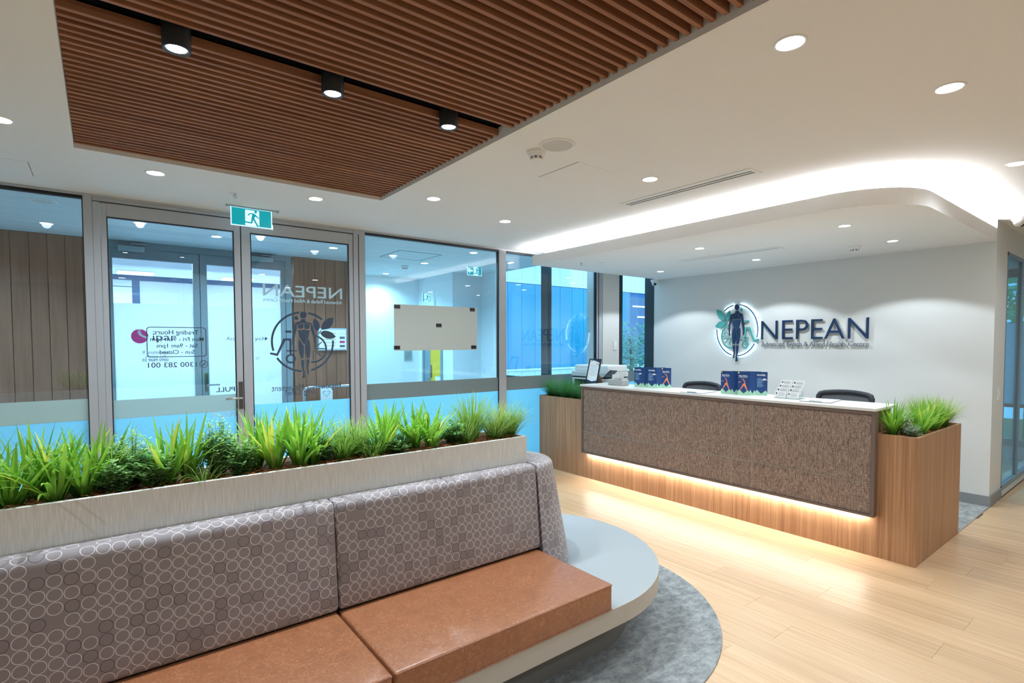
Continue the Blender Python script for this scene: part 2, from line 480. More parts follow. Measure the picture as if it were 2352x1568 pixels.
def slat(y):
    global first
    o = s0 if first else link('slat', s0.data, slc, (0, 0, 0)); first = False
    o.location = Vector((0, y, SZ)) - WL[slc.name]
y = 2.427 + SWD / 2
while y < RY1 - 0.008: slat(y); y += SP
y = 2.303 - SWD / 2
while y > RY0 + 0.01: slat(y); y -= SP

# ---- bulkhead over reception, with cove trough
def bulk_path(off=0.0):
    x = 4.13 + off; p = [(x, 4.93)]
    for i in range(15):
        a = math.pi + math.pi / 2 * i / 14
        p.append((4.63 + (0.50 - off) * math.cos(a), 1.665 + (0.50 - off) * math.sin(a)))
    p.append((XW, 1.165 + off))
    return p
def bulk_poly(off, yend=4.93): 
    p = bulk_path(off); p[0] = (p[0][0], yend); return p + [(XW, yend)]
ident = lambda u, v, w: (u, v, w)
blk = sthing('ceiling_bulkhead', (5.4, 3.0, ZS), 'dropped white ceiling over reception with rounded corner and lit edge')
MB().prism(bulk_poly(0), ident, ZS, ZS + 0.02).build('soffit', CEILM, blk)
lip = MB(); o_, i_ = bulk_path(0), bulk_path(0.022)
poly = o_ + i_[::-1]
lip.prism(poly, ident, ZS + 0.02, ZS + 0.114).build('lip', CEILM, blk)
MB().prism(bulk_poly(0.20), ident, ZS + 0.02, ZC).build('core', CEILM, blk)
e_, g_ = bulk_path(0.075), bulk_path(0.10)
MB().prism(e_ + g_[::-1], ident, ZS + 0.098, ZS + 0.104).build('cove_light_strip', emitter('cove_led', WARM, E_COVE), blk)

# ---- walls
struct(bx('wall_reception', WALLM, (XW, XW + 0.16, YE, 5.04, 0, ZC)))
WX0, WX1, WZ0, WZ1 = 7.09, 9.3, 0.06, 2.455
mb = MB().box(XW, WX0, YE, YE + 0.14, 0, ZC) 
mb.v = []; mb.f = []
mb.box(XW + 0.16, WX0, YE, YE + 0.14, 0, ZC).box(WX0, WX1, YE, YE + 0.14, WZ1, ZC).box(WX1, X1, YE, YE + 0.14, 0, ZC).box(WX0, WX1, YE, YE + 0.14, 0, WZ0)
struct(mb.build('wall_corridor', WALLM))
struct(bx('wall_back', WALLM, (X0, X1, Y0 - 0.15, Y0, 0, ZC)))
struct(bx('wall_left', WALLM, (X0 - 0.15, X0, Y0, YG, 0, ZC)))
struct(bx('wall_end', WALLM, (X1, X1 + 0.15, Y0, YE + 0.14, 0, ZC)))
struct(bx('baseboard_reception', SKIRT, (XW - 0.012, XW, YE - 0.012, 5.04, 0, 0.10)))
struct(bx('baseboard_corridor', SKIRT, (XW, WX0, YE - 0.012, YE, 0, 0.10)))

# ---- glazed entrance wall
GH = ZC - 0.018
def window(n, x0, x1, z0, z1, band=BANDF, label=None, glassm=GLASS, xl=0.0, xr=0.0):
    "pane between two mullion edges at the glazed wall"
    w_ = sthing('window_%d' % n, ((x0 + x1) / 2, YG + 0.03, z0), label)
    bx('pane', glassm, (x0, x1, YG + 0.028, YG + 0.038, z0, z1), w_)
    mb = MB().box(x0, x1, YG + 0.005, YG + 0.055, z1 - 0.02, z1).box(x0, x1, YG + 0.005, YG + 0.055, z0, z0 + 0.04)
    mb.box(x0, x0 + 0.006, YG + 0.012, YG + 0.05, z0, z1).box(x1 - 0.006, x1, YG + 0.012, YG + 0.05, z0, z1)
    mb.build('gasket', GASKET, w_)
    if band:
        bx('film_band', band, (x0, x1, YG + 0.0255, YG + 0.0275, 0.988, 1.152), w_)
        bx('frosted_film', FROST, (x0, x1, YG + 0.0255, YG + 0.0275, z0 + 0.04, 0.988), w_)
    return w_
trim_n = [0]
def mullion(x0, x1, mat=ALU, y0=YG, y1=YG + 0.075, z0=0.0, z1=ZC):
    trim_n[0] += 1
    return struct(bx('trim_%d' % trim_n[0], mat, (x0, x1, y0, y1, z0, z1), bevel=0.003, seg=1))
struct(bx('trim_head', ALU, (X0, 4.6, YG - 0.004, YG + 0.075, ZC - 0.018, ZC), bevel=0.002, seg=1))
mullion(-1.75, -1.69)
window(1, X0, -1.75, 0, GH, BANDL); window(2, -1.69, -0.089, 0, GH, BANDL)
mullion(-0.089, -0.035, y0=YG - 0.006)
window(3, 2.118, 3.795, 0, GH)
mullion(3.795, 3.90)
window(4, 3.90, 5.49, 0, GH)
mullion(5.49, 5.60, y0=YG - 0.002)
bx('gasket_line', ALUD, (5.515, 5.528, YG - 0.004, YG, 0, ZC), bpy.data.objects['trim_%d' % trim_n[0]])
struct(bx('wall_pier', WALLM, (5.60, 5.946, YG - 0.01, YG + 0.3, 0, ZC)))
mullion(5.946, 6.035, ALUD)
window(5, 6.035, 6.95, 0, GH)
struct(bx('trim_wall_corner', ALUD, (XW - 0.004, XW + 0.16, 5.04, YG + 0.06, 0, ZC)))

# double entrance door with its frame
DX0, DXM, DX1, DZ = -0.035, 0.985, 2.118, 2.655
d1 = sthing('door_1', (1.0, YG + 0.03, 0), 'double glazed entrance door in a silver aluminium frame')
fr = MB().box(DX0, 0.012, YG, YG + 0.07, 0, DZ).box(1.998, 2.118, YG - 0.004, YG + 0.07, 0, DZ + 0.03).box(DX0, 1.998, YG, YG + 0.07, DZ, ZC - 0.018)
fr.build('frame', ALU, d1, bevel=0.003, seg=1)
bx('frame_groove', GASKET, (2.045, 2.053, YG - 0.005, YG - 0.003, 0, DZ), d1)
bx('frame_groove', GASKET, (DX0, 1.998, YG - 0.0012, YG + 0.001, DZ - 0.001, DZ + 0.003), d1)
def leaf(x0, x1, gx0, gx1, side):
    l = MB().box(x0, gx0, YG + 0.004, YG + 0.05, 0.006, DZ - 0.004).box(gx1, x1, YG + 0.004, YG + 0.05, 0.006, DZ - 0.004)
    l.box(gx0, gx1, YG + 0.004, YG + 0.05, 2.548, DZ - 0.004).box(gx0, gx1, YG + 0.004, YG + 0.05, 0.006, 0.14)
    lf = l.build('door_leaf', ALU, d1, bevel=0.002, seg=1)
    bx('pane', GLASS, (gx0, gx1, YG + 0.022, YG + 0.032, 0.14, 2.548), lf)
    g_ = MB().box(gx0, gx1, YG + 0.003, YG + 0.03, 2.541, 2.548).box(gx0, gx0 + 0.006, YG + 0.003, YG + 0.03, 0.14, 2.548).box(gx1 - 0.006, gx1, YG + 0.003, YG + 0.03, 0.14, 2.548)
    g_.build('gasket', GASKET, lf)
    bx('film_band', film('door_band%d' % side, (0.60, 0.74, 0.72, 1), 0.5, 0.12) if side == 0 else BANDF, (gx0, gx1, YG + 0.0195, YG + 0.0215, 0.982, 1.128), lf) if side == 0 else None  # left leaf band also has the downlight brightness in its film colour
    bx('frosted_film', FROST, (gx0, gx1, YG + 0.0195, YG + 0.0215, 0.14, 0.982 if side == 0 else 1.02), lf)
    return lf
leafL = leaf(0.014, DXM - 0.004, 0.052, 0.930, 0)
leafR = leaf(DXM + 0.004, 1.994, 1.062, 1.952, 1)
bx('meeting_gap', GASKET, (DXM - 0.004, DXM + 0.004, YG + 0.02, YG + 0.04, 0.0, DZ), d1)
# lever handle
bx('lock_plate', plain('steel_plate', srgb(120, 116, 112), 0.3, 0.9), (0.944, 0.976, YG - 0.005, YG + 0.004, 0.995, 1.235), leafL, bevel=0.002, seg=1)
h = MB().tube([(0.960, YG, 1.095), (0.960, YG - 0.048, 1.095), (0.950, YG - 0.056, 1.095), (0.83, YG - 0.056, 1.092)], 0.0095, 12)
h.build('lever_handle', CHROME, leafL)

# ---- lettering on the entrance doors (applied outside, so it reads mirrored from here)
yv = YG + 0.034
def gfn(px, py, y=yv, flip=True):
    p = at(px, py, 'y', y)
    s = -1.0 if flip else 1.0
    return (lambda u, v, w_: (p.x + s * u, y + w_, p.z + v)), p
def span(pxa, pxb, py, y=yv): return abs(at(pxa, py, 'y', y).x - at(pxb, py, 'y', y).x)
def glass_text(s, pxr, pxl, pyb, pyt, mat, par, bold=0.0):
    f_, p = gfn(pxr, pyb); h_ = at(pxr, pyt, 'y', yv).z - p.z
    return text_mesh('lettering', s, h_ / 0.70, 0.0012, mat, f_, par, width=span(pxr, pxl, pyb), bold=bold)
glass_text('NEPEAN', 786, 604, 687, 662, VINYLW, leafR, 0.001)
glass_text('Advanced Rehab & Allied Health Centre', 786, 604, 699, 691, VINYLW, leafR, 0.0006)
glass_text('Empowering Movement', 783, 624, 890, 877, VINYLD, leafR)
glass_text('ing Life!', 722, 656, 904, 892, VINYLD, leafR)
glass_text('Trading Hours:', 456, 351, 768, 758, VINYLD, leafL, 0.0005)
glass_text('Mon Fri - 9am-6pm', 468, 345, 783, 774, VINYLD, leafL, 0.0005)
glass_text('Sat - 9am 1pm', 454, 360, 797.5, 788.5, VINYLD, leafL, 0.0005)
glass_text('Sun - Closed', 447, 367, 812, 803, VINYLD, leafL, 0.0005)
glass_text('1300 283 001', 452, 340, 841.5, 830.5, VINYLD, leafL, 0.0005)
glass_text('PULL', 540, 496, 898, 887.5, VINYLD, leafL, 0.0008)
f_, p_ = gfn(488, 960, YG + 0.018, False)
text_mesh('lettering', 'PUSH', 0.052 / 0.7, 0.001, VINYLW, lambda u, v, w_: (p_.x + u, YG + 0.018 + w_, p_.z + v), leafL, width=span(488, 543, 955))
def rrect(x0, x1, z0, z1, r, n=6):
    out = []
    for cx, cz, a in ((x1 - r, z1 - r, 0), (x0 + r, z1 - r, 90), (x0 + r, z0 + r, 180), (x1 - r, z0 + r, 270)):
        for i in range(n + 1):
            t = R(a + 90 * i / n); out.append((cx + r * math.cos(t), cz + r * math.sin(t)))
    return out
def outline(name, loop_o, loop_i, y, mat, par):
    m_ = MB(); n = len(loop_o)
    for i in range(n):
        j = (i + 1) % n
        m_.prism([loop_o[i], loop_o[j], loop_i[j], loop_i[i]], lambda u, v, w_: (u, y + w_, v), 0, 0.0012)
    return m_.build(name, mat, par)
a_, b_ = at(335.5, 750, 'y', yv), at(475, 818.5, 'y', yv)
outline('hours_border', rrect(a_.x, b_.x, b_.z, a_.z, 0.025), rrect(a_.x + 0.006, b_.x - 0.006, b_.z + 0.006, a_.z - 0.006, 0.02), yv, VINYLD, leafL)
pc = at(468, 835.5, 'y', yv)
circ = lambda cx, cz, r, n=24: [(cx + r * math.cos(2 * math.pi * i / n), cz + r * math.sin(2 * math.pi * i / n)) for i in range(n)]
outline('phone_icon', circ(pc.x, pc.z, 0.032), circ(pc.x, pc.z, 0.027), yv, VINYLD, leafL)
MB().prism([(pc.x + 0.014, pc.z + 0.016), (pc.x + 0.006, pc.z + 0.018), (pc.x + 0.006, pc.z + 0.006), (pc.x - 0.004, pc.z - 0.006), (pc.x - 0.016, pc.z - 0.006), (pc.x - 0.016, pc.z - 0.014), (pc.x + 0.002, pc.z - 0.014), (pc.x + 0.014, pc.z + 0.002)],
           lambda u, v, w_: (u, yv + w_, v), 0, 0.0012).build('phone_icon', VINYLD, leafL)

# ---- emblem: ring, walking figure, leaves and wheelchair (used on the wall and on the door)
EMB = dict(
 man=[[(555, 92), (585, 100), (603, 130), (608, 170), (603, 205), (580, 235), (555, 240), (530, 225), (510, 190), (500, 150), (510, 115)],
  [(528, 250), (590, 250), (600, 285), (640, 312), (685, 326), (694, 345), (655, 372), (600, 336), (548, 331), (500, 336), (446, 368), (420, 345), (432, 330), (480, 318), (522, 292)],
  [(416, 350), (440, 378), (442, 440), (426, 520), (405, 600), (396, 690), (386, 760), (401, 820), (395, 850), (371, 790), (365, 700), (370, 600), (385, 480), (400, 400)],
  [(694, 352), (707, 400), (717, 480), (733, 600), (739, 700), (736, 780), (716, 845), (701, 830), (715, 770), (706, 690), (690, 590), (674, 510), (660, 440), (658, 380)],
  [(455, 372), (500, 345), (543, 342), (543, 432), (500, 457), (462, 430)], [(556, 342), (598, 345), (645, 372), (640, 430), (600, 457), (556, 432)],
  [(456, 472), (510, 478), (549, 462), (590, 478), (641, 468), (630, 600), (582, 720), (546, 775), (506, 720), (475, 600)],
  [(474, 650), (535, 795), (535, 900), (520, 1020), (505, 1062), (466, 1040), (455, 960), (450, 850), (460, 720)],
  [(634, 650), (556, 795), (554, 900), (560, 1020), (575, 1062), (606, 1040), (631, 940), (644, 820), (641, 720)],
  [(466, 1065), (490, 1092), (511, 1072), (521, 1100), (516, 1180), (521, 1270), (506, 1330), (506, 1385), (486, 1380), (481, 1330), (495, 1260), (475, 1160)],
  [(555, 1072), (575, 1097), (604, 1067), (606, 1140), (591, 1260), (573, 1340), (581, 1420), (592, 1450), (570, 1466), (535, 1460), (545, 1400), (545, 1340), (558, 1260), (550, 1150)]],
 leaf=[[(60, 195), (140, 215), (210, 270), (255, 350), (270, 420), (265, 465), (200, 455), (130, 430), (85, 350), (65, 270)],
  [(385, 235), (405, 310), (390, 420), (330, 500), (300, 440), (290, 370), (310, 300), (345, 260)],
  [(25, 605), (90, 520), (160, 485), (230, 480), (290, 530), (250, 600), (180, 650), (110, 655), (60, 640)],
  [(262, 478), (276, 470), (322, 545), (310, 556)]],
 chair=[[(745, 486), (825, 486), (845, 500), (845, 520), (825, 532), (745, 532)], [(750, 648), (872, 648), (975, 948), (1072, 925), (1076, 962), (962, 1000), (838, 690), (790, 690), (780, 705), (780, 975), (746, 975), (746, 705), (750, 690)],
  [(665, 888), (830, 888), (830, 912), (665, 912)], [(205, 848), (395, 848), (395, 868), (205, 868)], [(266, 712), (356, 800), (346, 816), (256, 726)], [(378, 890), (392, 902), (286, 1026), (272, 1014)], [(398, 900), (412, 900), (412, 1095), (398, 1095)]])
def arc_poly(cx, cy, rx, ry, t, a0, a1, n):
    o_ = [(cx + rx * math.cos(R(a0 + (a1 - a0) * i / n)), cy - ry * math.sin(R(a0 + (a1 - a0) * i / n))) for i in range(n + 1)]
    i_ = [(cx + (rx - t * rx / ry) * math.cos(R(a0 + (a1 - a0) * i / n)), cy - (ry - t) * math.sin(R(a0 + (a1 - a0) * i / n))) for i in range(n + 1)]
    return o_, i_
def arc_mesh(fn, w0, w1, *a):
    m_ = MB(); o_, i_ = arc_poly(*a)
    for k in range(len(o_) - 1): m_.prism([o_[k], o_[k + 1], i_[k + 1], i_[k]], fn, w0, w1)
    return m_
RING = ((83, -17), (-32, -86), (-104, -183), (129, 100))
def emblem(fn, par, depth, mman, mleaf, mring, thick=26):
    for a0, a1 in RING: arc_mesh(fn, 0, depth, 560, 717, 500, 624, thick, a0, a1, 24).build('emblem_ring', mring, par, weld=True)
    m_ = MB()
    for p in EMB['man']: m_.prism(p, fn, 0, depth)
    m_.build('emblem_figure', mman, par)
    for p in EMB['leaf']: MB().prism(p, fn, 0, depth).build('emblem_leaf', mleaf, par)
    for p in EMB['chair']: MB().prism(p, fn, 0, depth).build('emblem_wheelchair_bar', mleaf, par)
    arc_mesh(fn, 0, depth, 412, 862, 234, 292, 36, 103, 278, 24).build('emblem_wheel', mleaf, par, weld=True)
    arc_mesh(fn, 0, depth, 762, 1060, 80, 95, 34, 0, 360, 24).build('emblem_wheel', mleaf, par, weld=True)
    MB().prism([(667 + 30 * math.cos(2 * math.pi * i / 16), 230 + 40 * math.sin(2 * math.pi * i / 16)) for i in range(16)], fn, 0, depth).build('emblem_dot', mleaf, par)
ka = at(622, 784, 'y', yv); kb = at(767, 784, 'y', yv); kc = at(694, 715, 'y', yv); kd = at(694, 854.5, 'y', yv)
ku = (kb.x - ka.x) / 1000; kv = (kc.z - kd.z) / 1248; ex, ez = (ka.x + kb.x) / 2, (kc.z + kd.z) / 2
emblem(lambda u, v, w_: (ex - (u - 560) * ku, yv + w_, ez - (v - 717) * kv), leafR, 0.0012, VINYLD, VINYLD, VINYLD, 40)

# ================================================================== lobby beyond the glass
YL = 7.22
LOBF = plain('lobby_floor_tile', srgb(190, 196, 198), 0.4)
LOBC = ribbed('lobby_ceiling_boards', srgb(196, 206, 210), srgb(226, 232, 234), (0.4, 45, 1))
struct(bx('floor_lobby', LOBF, (-3.6, 5.1, YG + 0.08, 8.6, -0.1, 0)))
struct(bx('ceiling_lobby', LOBC, (-3.6, 5.1, YG + 0.08, 8.6, ZC, ZC + 0.1)))
struct(bx('wall_lobby_left', WALLL, (-3.6, -3.5, YG + 0.08, YL, 0, ZC)))
def boards(nm, x0, x1):
    s_ = struct(bx(nm, plain('board_gap', srgb(40, 30, 24), 0.8), (x0, x1, YL + 0.03, YL + 0.15, 0, ZC)))
    n = round((x1 - x0) / 0.1425); wd = (x1 - x0) / n
    b0 = bx('board', WOODLOB, (-wd / 2 + 0.0025, wd / 2 - 0.0025, -0.03, 0, 0, ZC - 0.002), s_, bevel=0.002, seg=1, origin=(0, 0, 0))
    for i in range(n):
        o = b0 if i == 0 else link('board', b0.data, s_, (0, 0, 0))
        o.location = Vector((x0 + (i + 0.5) * wd, YL + 0.03, 0)) - WL[s_.name]
boards('wall_lobby_timber', -3.5, 0.0)
boards('wall_lobby_timber_end', 1.99, 2.95)
struct(bx('wall_alcove_left', WALLL, (2.85, 2.95, YL + 0.15, 8.45, 0, ZC)))
struct(bx('wall_alcove_back', WALLL, (2.85, 4.55, 8.45, 8.6, 0, ZC)))
XA = 4.45
ya, yb = 7.62, 8.30
mb = MB().box(XA, XA + 0.1, 7.3, ya, 0, ZC).box(XA, XA + 0.1, yb, 8.45, 0, ZC).box(XA, XA + 0.1, ya, yb, 2.1, ZC)
struct(mb.build('wall_alcove_right', WALLL))
struct(bx('wall_lobby_step', WALLL, (XA + 0.1, 5.05, 7.3, 7.4, 0, ZC)))
struct(bx('wall_lobby_return', WALLL, (5.0, 5.1, 6.86, 7.3, 0, ZC)))
d3 = sthing('door_3', (XA, (ya + yb) / 2, 0), 'lobby door standing in the white alcove wall, yellow panel and pale steps')
DTEAL = plain('door_grey_blue', srgb(126, 150, 160), 0.5)
bx('frame', DTEAL, (XA - 0.02, XA + 0.08, yb - 0.05, yb, 0, 2.1), d3); bx('frame', DTEAL, (XA - 0.02, XA + 0.08, ya, ya + 0.05, 0, 2.1), d3)
ym = at(988, 830, 'x', XA).y
bx('door_panel', DTEAL, (XA, XA + 0.045, ym, yb - 0.05, 0.01, 2.08), d3)
YEL = plain('yellow_panel', srgb(226, 190, 40), 0.5)
bx('side_panel', WALLL, (XA + 0.01, XA + 0.05, ya + 0.05, ym, 0.01, 2.08), d3)
y1_, y2_ = at(1010, 860, 'x', XA).y, at(998, 860, 'x', XA).y
z1_, z2_ = at(1010, 842, 'x', XA).z, at(1000, 863, 'x', XA).z
MB().prism([(ym, 2.08), (ya + 0.05, 2.08), (ya + 0.05, z1_), (y1_, z1_), (y1_, z2_), (y2_, z2_), (y2_, 0.2), (ym, 0.2)], lambda u, v, w_: (XA + 0.01 - w_, u, v), 0, 0.004).build('yellow_inlay', YEL, d3)
bx('lock_plate', MATS['steel_plate'], (XA - 0.006, XA, ym - 0.05, ym - 0.01, 0.98, 1.2), d3)
MB().tube([(XA, ym - 0.03, 1.06), (XA - 0.05, ym - 0.03, 1.06), (XA - 0.05, ym + 0.08, 1.06)], 0.009, 8).build('lever_handle', CHROME, d3)
# notice on the alcove wall
nt_ = at(937, 805, 'y', 8.45)
t = bx('wall_notice', plain('notice_grey', srgb(150, 168, 172), 0.6), (nt_.x - 0.075, nt_.x + 0.075, 8.44, 8.45, 1.27, 1.45)); tag(t, 'small grey printed notice on the white alcove wall in the lobby', 'notice')
for i in range(5): bx('print_line', plain('notice_ink', srgb(90, 110, 118), 0.6), (nt_.x - 0.06, nt_.x + 0.05, 8.4385, 8.44, 1.30 + i * 0.027, 1.306 + i * 0.027), t)

# facing tenancy: double glass door
d2 = sthing('door_2', (1.0, YL, 0), 'grey framed double glass door across the lobby with white film')
DGREY = plain('door_frame_grey', srgb(142, 152, 158), 0.45, 0.2)
xs = {p: at(p, 700, 'y', YL).x for p in (250, 445, 460.5, 477, 646, 657, 670)}
zt, zl, zf = at(250, 590, 'y', YL).z, at(250, 565, 'y', YL).z, at(250, 694, 'y', YL).z
xl0 = 0.0
m_ = MB().box(xl0, xs[670], YL, YL + 0.1, zl, ZC).box(xl0, xl0 + 0.03, YL, YL + 0.1, 0, zl).box(xs[657], xs[670], YL - 0.004, YL + 0.1, 0, zl)
m_.build('frame', DGREY, d2, bevel=0.002, seg=1)
for (a, b, ga, gb) in ((xl0 + 0.032, xs[460.5] - 0.003, xl0 + 0.11, xs[445]), (xs[460.5] + 0.003, xs[657] - 0.002, xs[477], xs[646])):
    m_ = MB().box(a, ga, YL + 0.01, YL + 0.055, 0.01, zl - 0.004).box(gb, b, YL + 0.01, YL + 0.055, 0.01, zl - 0.004).box(ga, gb, YL + 0.01, YL + 0.055, zt, zl - 0.004).box(ga, gb, YL + 0.01, YL + 0.055, 0.01, 0.12)
    lf = m_.build('door_leaf', DGREY, d2, bevel=0.002, seg=1)
    bx('pane', GLASS, (ga, gb, YL + 0.026, YL + 0.034, 0.12, zt), lf)
    bx('white_film', FROST2, (ga, gb, YL + 0.036, YL + 0.038, 0.12, zf), lf)
bx('meeting_gap', GASKET, (xs[460.5] - 0.003, xs[460.5] + 0.003, YL + 0.02, YL + 0.05, 0, zl), d2)
hx = xs[460.5] + 0.045
bx('lock_plate', MATS['steel_plate'], (hx - 0.018, hx + 0.018, YL, YL + 0.01, 1.0, 1.22), d2)
MB().tube([(hx, YL + 0.01, 1.08), (hx, YL - 0.05, 1.08), (hx + 0.13, YL - 0.05, 1.08)], 0.01, 8).build('lever_handle', CHROME, d2)
for (pa, pb, pt, pbm) in ((270, 332, 567, 582), (575, 627, 591, 605)):
    a, b = at(pa, pt, 'y', YL - 0.03), at(pb, pbm, 'y', YL - 0.03)
    bx('door_closer', plain('closer_silver', srgb(176, 186, 190), 0.4, 0.4), (a.x, b.x, YL - 0.05, YL + 0.008, b.z + 0.01, b.z + 0.07), d2, bevel=0.004)
    MB().tube([((a.x + b.x) / 2, YL - 0.03, b.z + 0.07), ((a.x + b.x) / 2, YL - 0.03, b.z + 0.095), ((a.x + b.x) / 2 + 0.14, YL - 0.02, zl + 0.05)], 0.008, 6).build('closer_arm', MATS['closer_silver'], d2)
yl2 = YL + 0.024
def lob_text(s, pxl, pxr, pyb, pyt, mat, bold=0.0):
    p = at(pxl, pyb, 'y', yl2); h_ = at(pxl, pyt, 'y', yl2).z - p.z
    return text_mesh('lettering', s, h_ / 0.70, 0.001, mat, lambda u, v, w_: (p.x + u, yl2 - w_, p.z + v), d2, width=abs(at(pxr, pyb, 'y', yl2).x - p.x), bold=bold)
INK = plain('ink_vinyl', srgb(52, 60, 84), 0.6)
lob_text('ipar', 351, 405, 781, 765, INK); lob_text('If unattended', 328, 390, 812.5, 805, INK); lob_text('please call', 335, 381, 821, 815, INK)
lob_text('02 9689 0900', 327, 387, 830, 823.5, VINYLD, 0.0006)
lob_text('Acc', 520, 540, 781, 773, INK); lob_text('ych', 585, 610, 781, 773, INK); lob_text('27', 587, 596, 825, 820, VINYLD)
MB().prism([at(609, 773, 'y', yl2).xz, at(615, 777, 'y', yl2).xz, at(609, 782, 'y', yl2).xz], lambda u, v, w_: (u, yl2 - w_, v), 0, 0.001).build('lettering', VINYLD, d2)
bc = at(321, 772, 'y', yl2); rr_ = abs(at(301, 772, 'y', yl2).x - at(341, 772, 'y', yl2).x) / 2
MB().prism(circ(bc.x, bc.z, rr_, 32), lambda u, v, w_: (u, yl2 - w_, v), 0, 0.001).build('ball_logo', PINK, d2)
for k, (ca, cb, cc) in enumerate((((-0.15, 0.95), (-0.45, 0.2), (0.9, -0.35)), ((-0.02, 0.98), (-0.25, 0.1), (0.95, -0.2)), ((0.1, 0.98), (-0.1, 0.0), (0.97, -0.08)))):
    pl = []
    for i in range(9):
        t_ = i / 8; pl.append(((1 - t_) ** 2 * ca[0] + 2 * t_ * (1 - t_) * cb[0] + t_ ** 2 * cc[0], (1 - t_) ** 2 * ca[1] + 2 * t_ * (1 - t_) * cb[1] + t_ ** 2 * cc[1]))
    MB().prism([(bc.x + u * rr_ - 0.003, bc.z + v * rr_ - 0.003) for u, v in pl] + [(bc.x + u * rr_ + 0.003, bc.z + v * rr_ + 0.003) for u, v in pl[::-1]], lambda u, v, w_: (u, yl2 - 0.001 - w_, v), 0, 0.001).build('ball_stripe', VINYLW, d2)

# office behind that door
OW = plain('office_white', srgb(232, 236, 240), 0.7)
struct(bx('floor_office', plain('office_carpet', srgb(150, 160, 168), 0.9), (-1.6, 3.0, YL + 0.16, 11.6, -0.1, 0)))
struct(bx('ceiling_office', OW, (-1.6, 2.84, YL + 0.16, 11.6, ZC, ZC + 0.1)))
struct(bx('wall_office_back', OW, (-1.6, 3.0, 11.6, 11.7, 0, ZC)))
struct(bx('wall_office_left', OW, (-1.7, -1.6, YL + 0.16, 11.7, 0, ZC))); struct(bx('wall_office_right', OW, (2.84, 2.94, 8.6, 11.7, 0, ZC)))
pt = sthing('wall_office_partition', (0.5, 9.4, 0), 'dark framed partition inside the facing office')
zp = at(250, 640, 'y', 9.4).z; zp2 = at(250, 633, 'y', 9.4).z
BLUEF = plain('partition_blue', srgb(40, 84, 124), 0.5)
bx('top_rail', BLUEF, (-1.6, 2.8, 9.38, 9.45, zp, zp + 0.07), pt)
xp = at(312, 660, 'y', 9.4).x
bx('post', BLUEF, (xp - 0.045, xp + 0.045, 9.38, 9.45, 0, zp), pt)
bx('panel', plain('partition_pale', srgb(206, 216, 226), 0.6), (xp + 0.045, 2.8, 9.40, 9.43, 0, zp), pt)
m_ = MB()
for i in range(4): m_.box(-1.6, xp, 9.41, 9.42, 1.4 + i * 0.33, 1.41 + i * 0.33)
m_.build('blind_rails', BLUEF, pt)
def panel_light(x, y, lab, sx=0.5, sy=0.5):
    t = thing('panel_light', (x, y, ZC - 0.012), 'square office panel light ' + lab, 'ceiling light', 'office panel lights')
    bx('frame', WHITE, (x - sx / 2, x + sx / 2, y - sy / 2, y + sy / 2, ZC - 0.012, ZC), t)
    bx('diffuser', emitter('panel_led', (0.82, 0.93, 1.0), 5.0), (x - sx / 2 + 0.02, x + sx / 2 - 0.02, y - sy / 2 + 0.02, y + sy / 2 - 0.02, ZC - 0.016, ZC - 0.012), t)
    a = lamp('panel_lamp', 'AREA', (x, y, ZC - 0.03), P_OFFICE, (0.72, 0.88, 1.0), t); a.data.shape = 'SQUARE'; a.data.size = 0.5
for x, y, lab in ((0.45, 8.3, 'just inside the left leaf of the facing door'), (1.9, 8.3, 'just inside the right leaf of the facing door'), (0.45, 10.3, 'beyond the partition post inside the facing office'), (1.9, 10.3, 'beyond the pale partition panel inside the facing office'), (-0.9, 10.3, 'beyond the blind rails inside the facing office')): panel_light(x, y, lab)

# ---- glazing on the outer side of the lobby
w6 = sthing('window_6', (5.05, 6.05, 0), 'side glazing of the lobby facing the courtyard')
bx('pane', GLASS, (5.045, 5.055, YG + 0.08, 6.86, 0.0, ZC), w6)
bx('mullion', ALUD, (5.02, 5.09, 5.65, 5.80, 0, ZC), w6); bx('sill', ALUD, (5.02, 5.09, YG + 0.08, 6.86, 0, 0.06), w6)
bx('rail', MATS['dark_frame'], (5.03, 5.08, YG + 0.08, 6.86, 1.02, 1.06), w6)

# ---- courtyard and the building across it
struct(bx('ground_courtyard', plain('paving', srgb(150, 160, 166), 0.8), (4.0, 30, YG + 0.4, 16, -1.2, -1.0)))
YF = 14.3
bl = thing('building', (14.0, YF, -1.0), 'pale and blue panelled building across the courtyard', 'building')
bx('wall', plain('cladding_back', srgb(40, 110, 170), 0.6), (5.4, 23.0, YF + 0.06, YF + 1.2, -1.0, 7.0), bl)
CW = plain('white_cladding', srgb(226, 240, 248), 0.45); CB = plain('blue_cladding', srgb(0, 150, 194), 0.35)
zA, zB = 3.767, 0.683
xk = 11.502
pcache = {}
def clad(x, z0, z1, mat, nm='cladding_panel'):
    k = (z0, z1, mat.name)
    if k not in pcache:
        o = bx(nm, mat, (-0.295, 0.295, 0, 0.05, 0, z1 - z0), bl, bevel=0.006, seg=1, origin=(0, 0, 0)); pcache[k] = o.data
    else: o = link(nm, pcache[k], bl, (0, 0, 0))
    o.location = Vector((x, YF, z0)) - WL[bl.name]
for i in range(-9, 18):
    x = xk + (i + 0.5) * 0.602
    clad(x, zA, 6.0, CW); clad(x, -1.0, zB - 0.09, CW)
    if x < 16.8 or x > 20.6: clad(x, zB + 0.01, zA - 0.14, CB)
bx('ledge', CW, (6.0, 22.5, YF - 0.03, YF + 0.05, zA - 0.13, zA - 0.01), bl); bx('ledge', CW, (6.0, 22.5, YF - 0.03, YF + 0.05, zB - 0.08, zB), bl)
wd_ = bx('window', plain('facade_glass', srgb(30, 90, 140), 0.05, 0.0, 0.9), (17.2, 20.6, YF + 0.02, YF + 0.05, 0.9, zA - 0.3), bl)
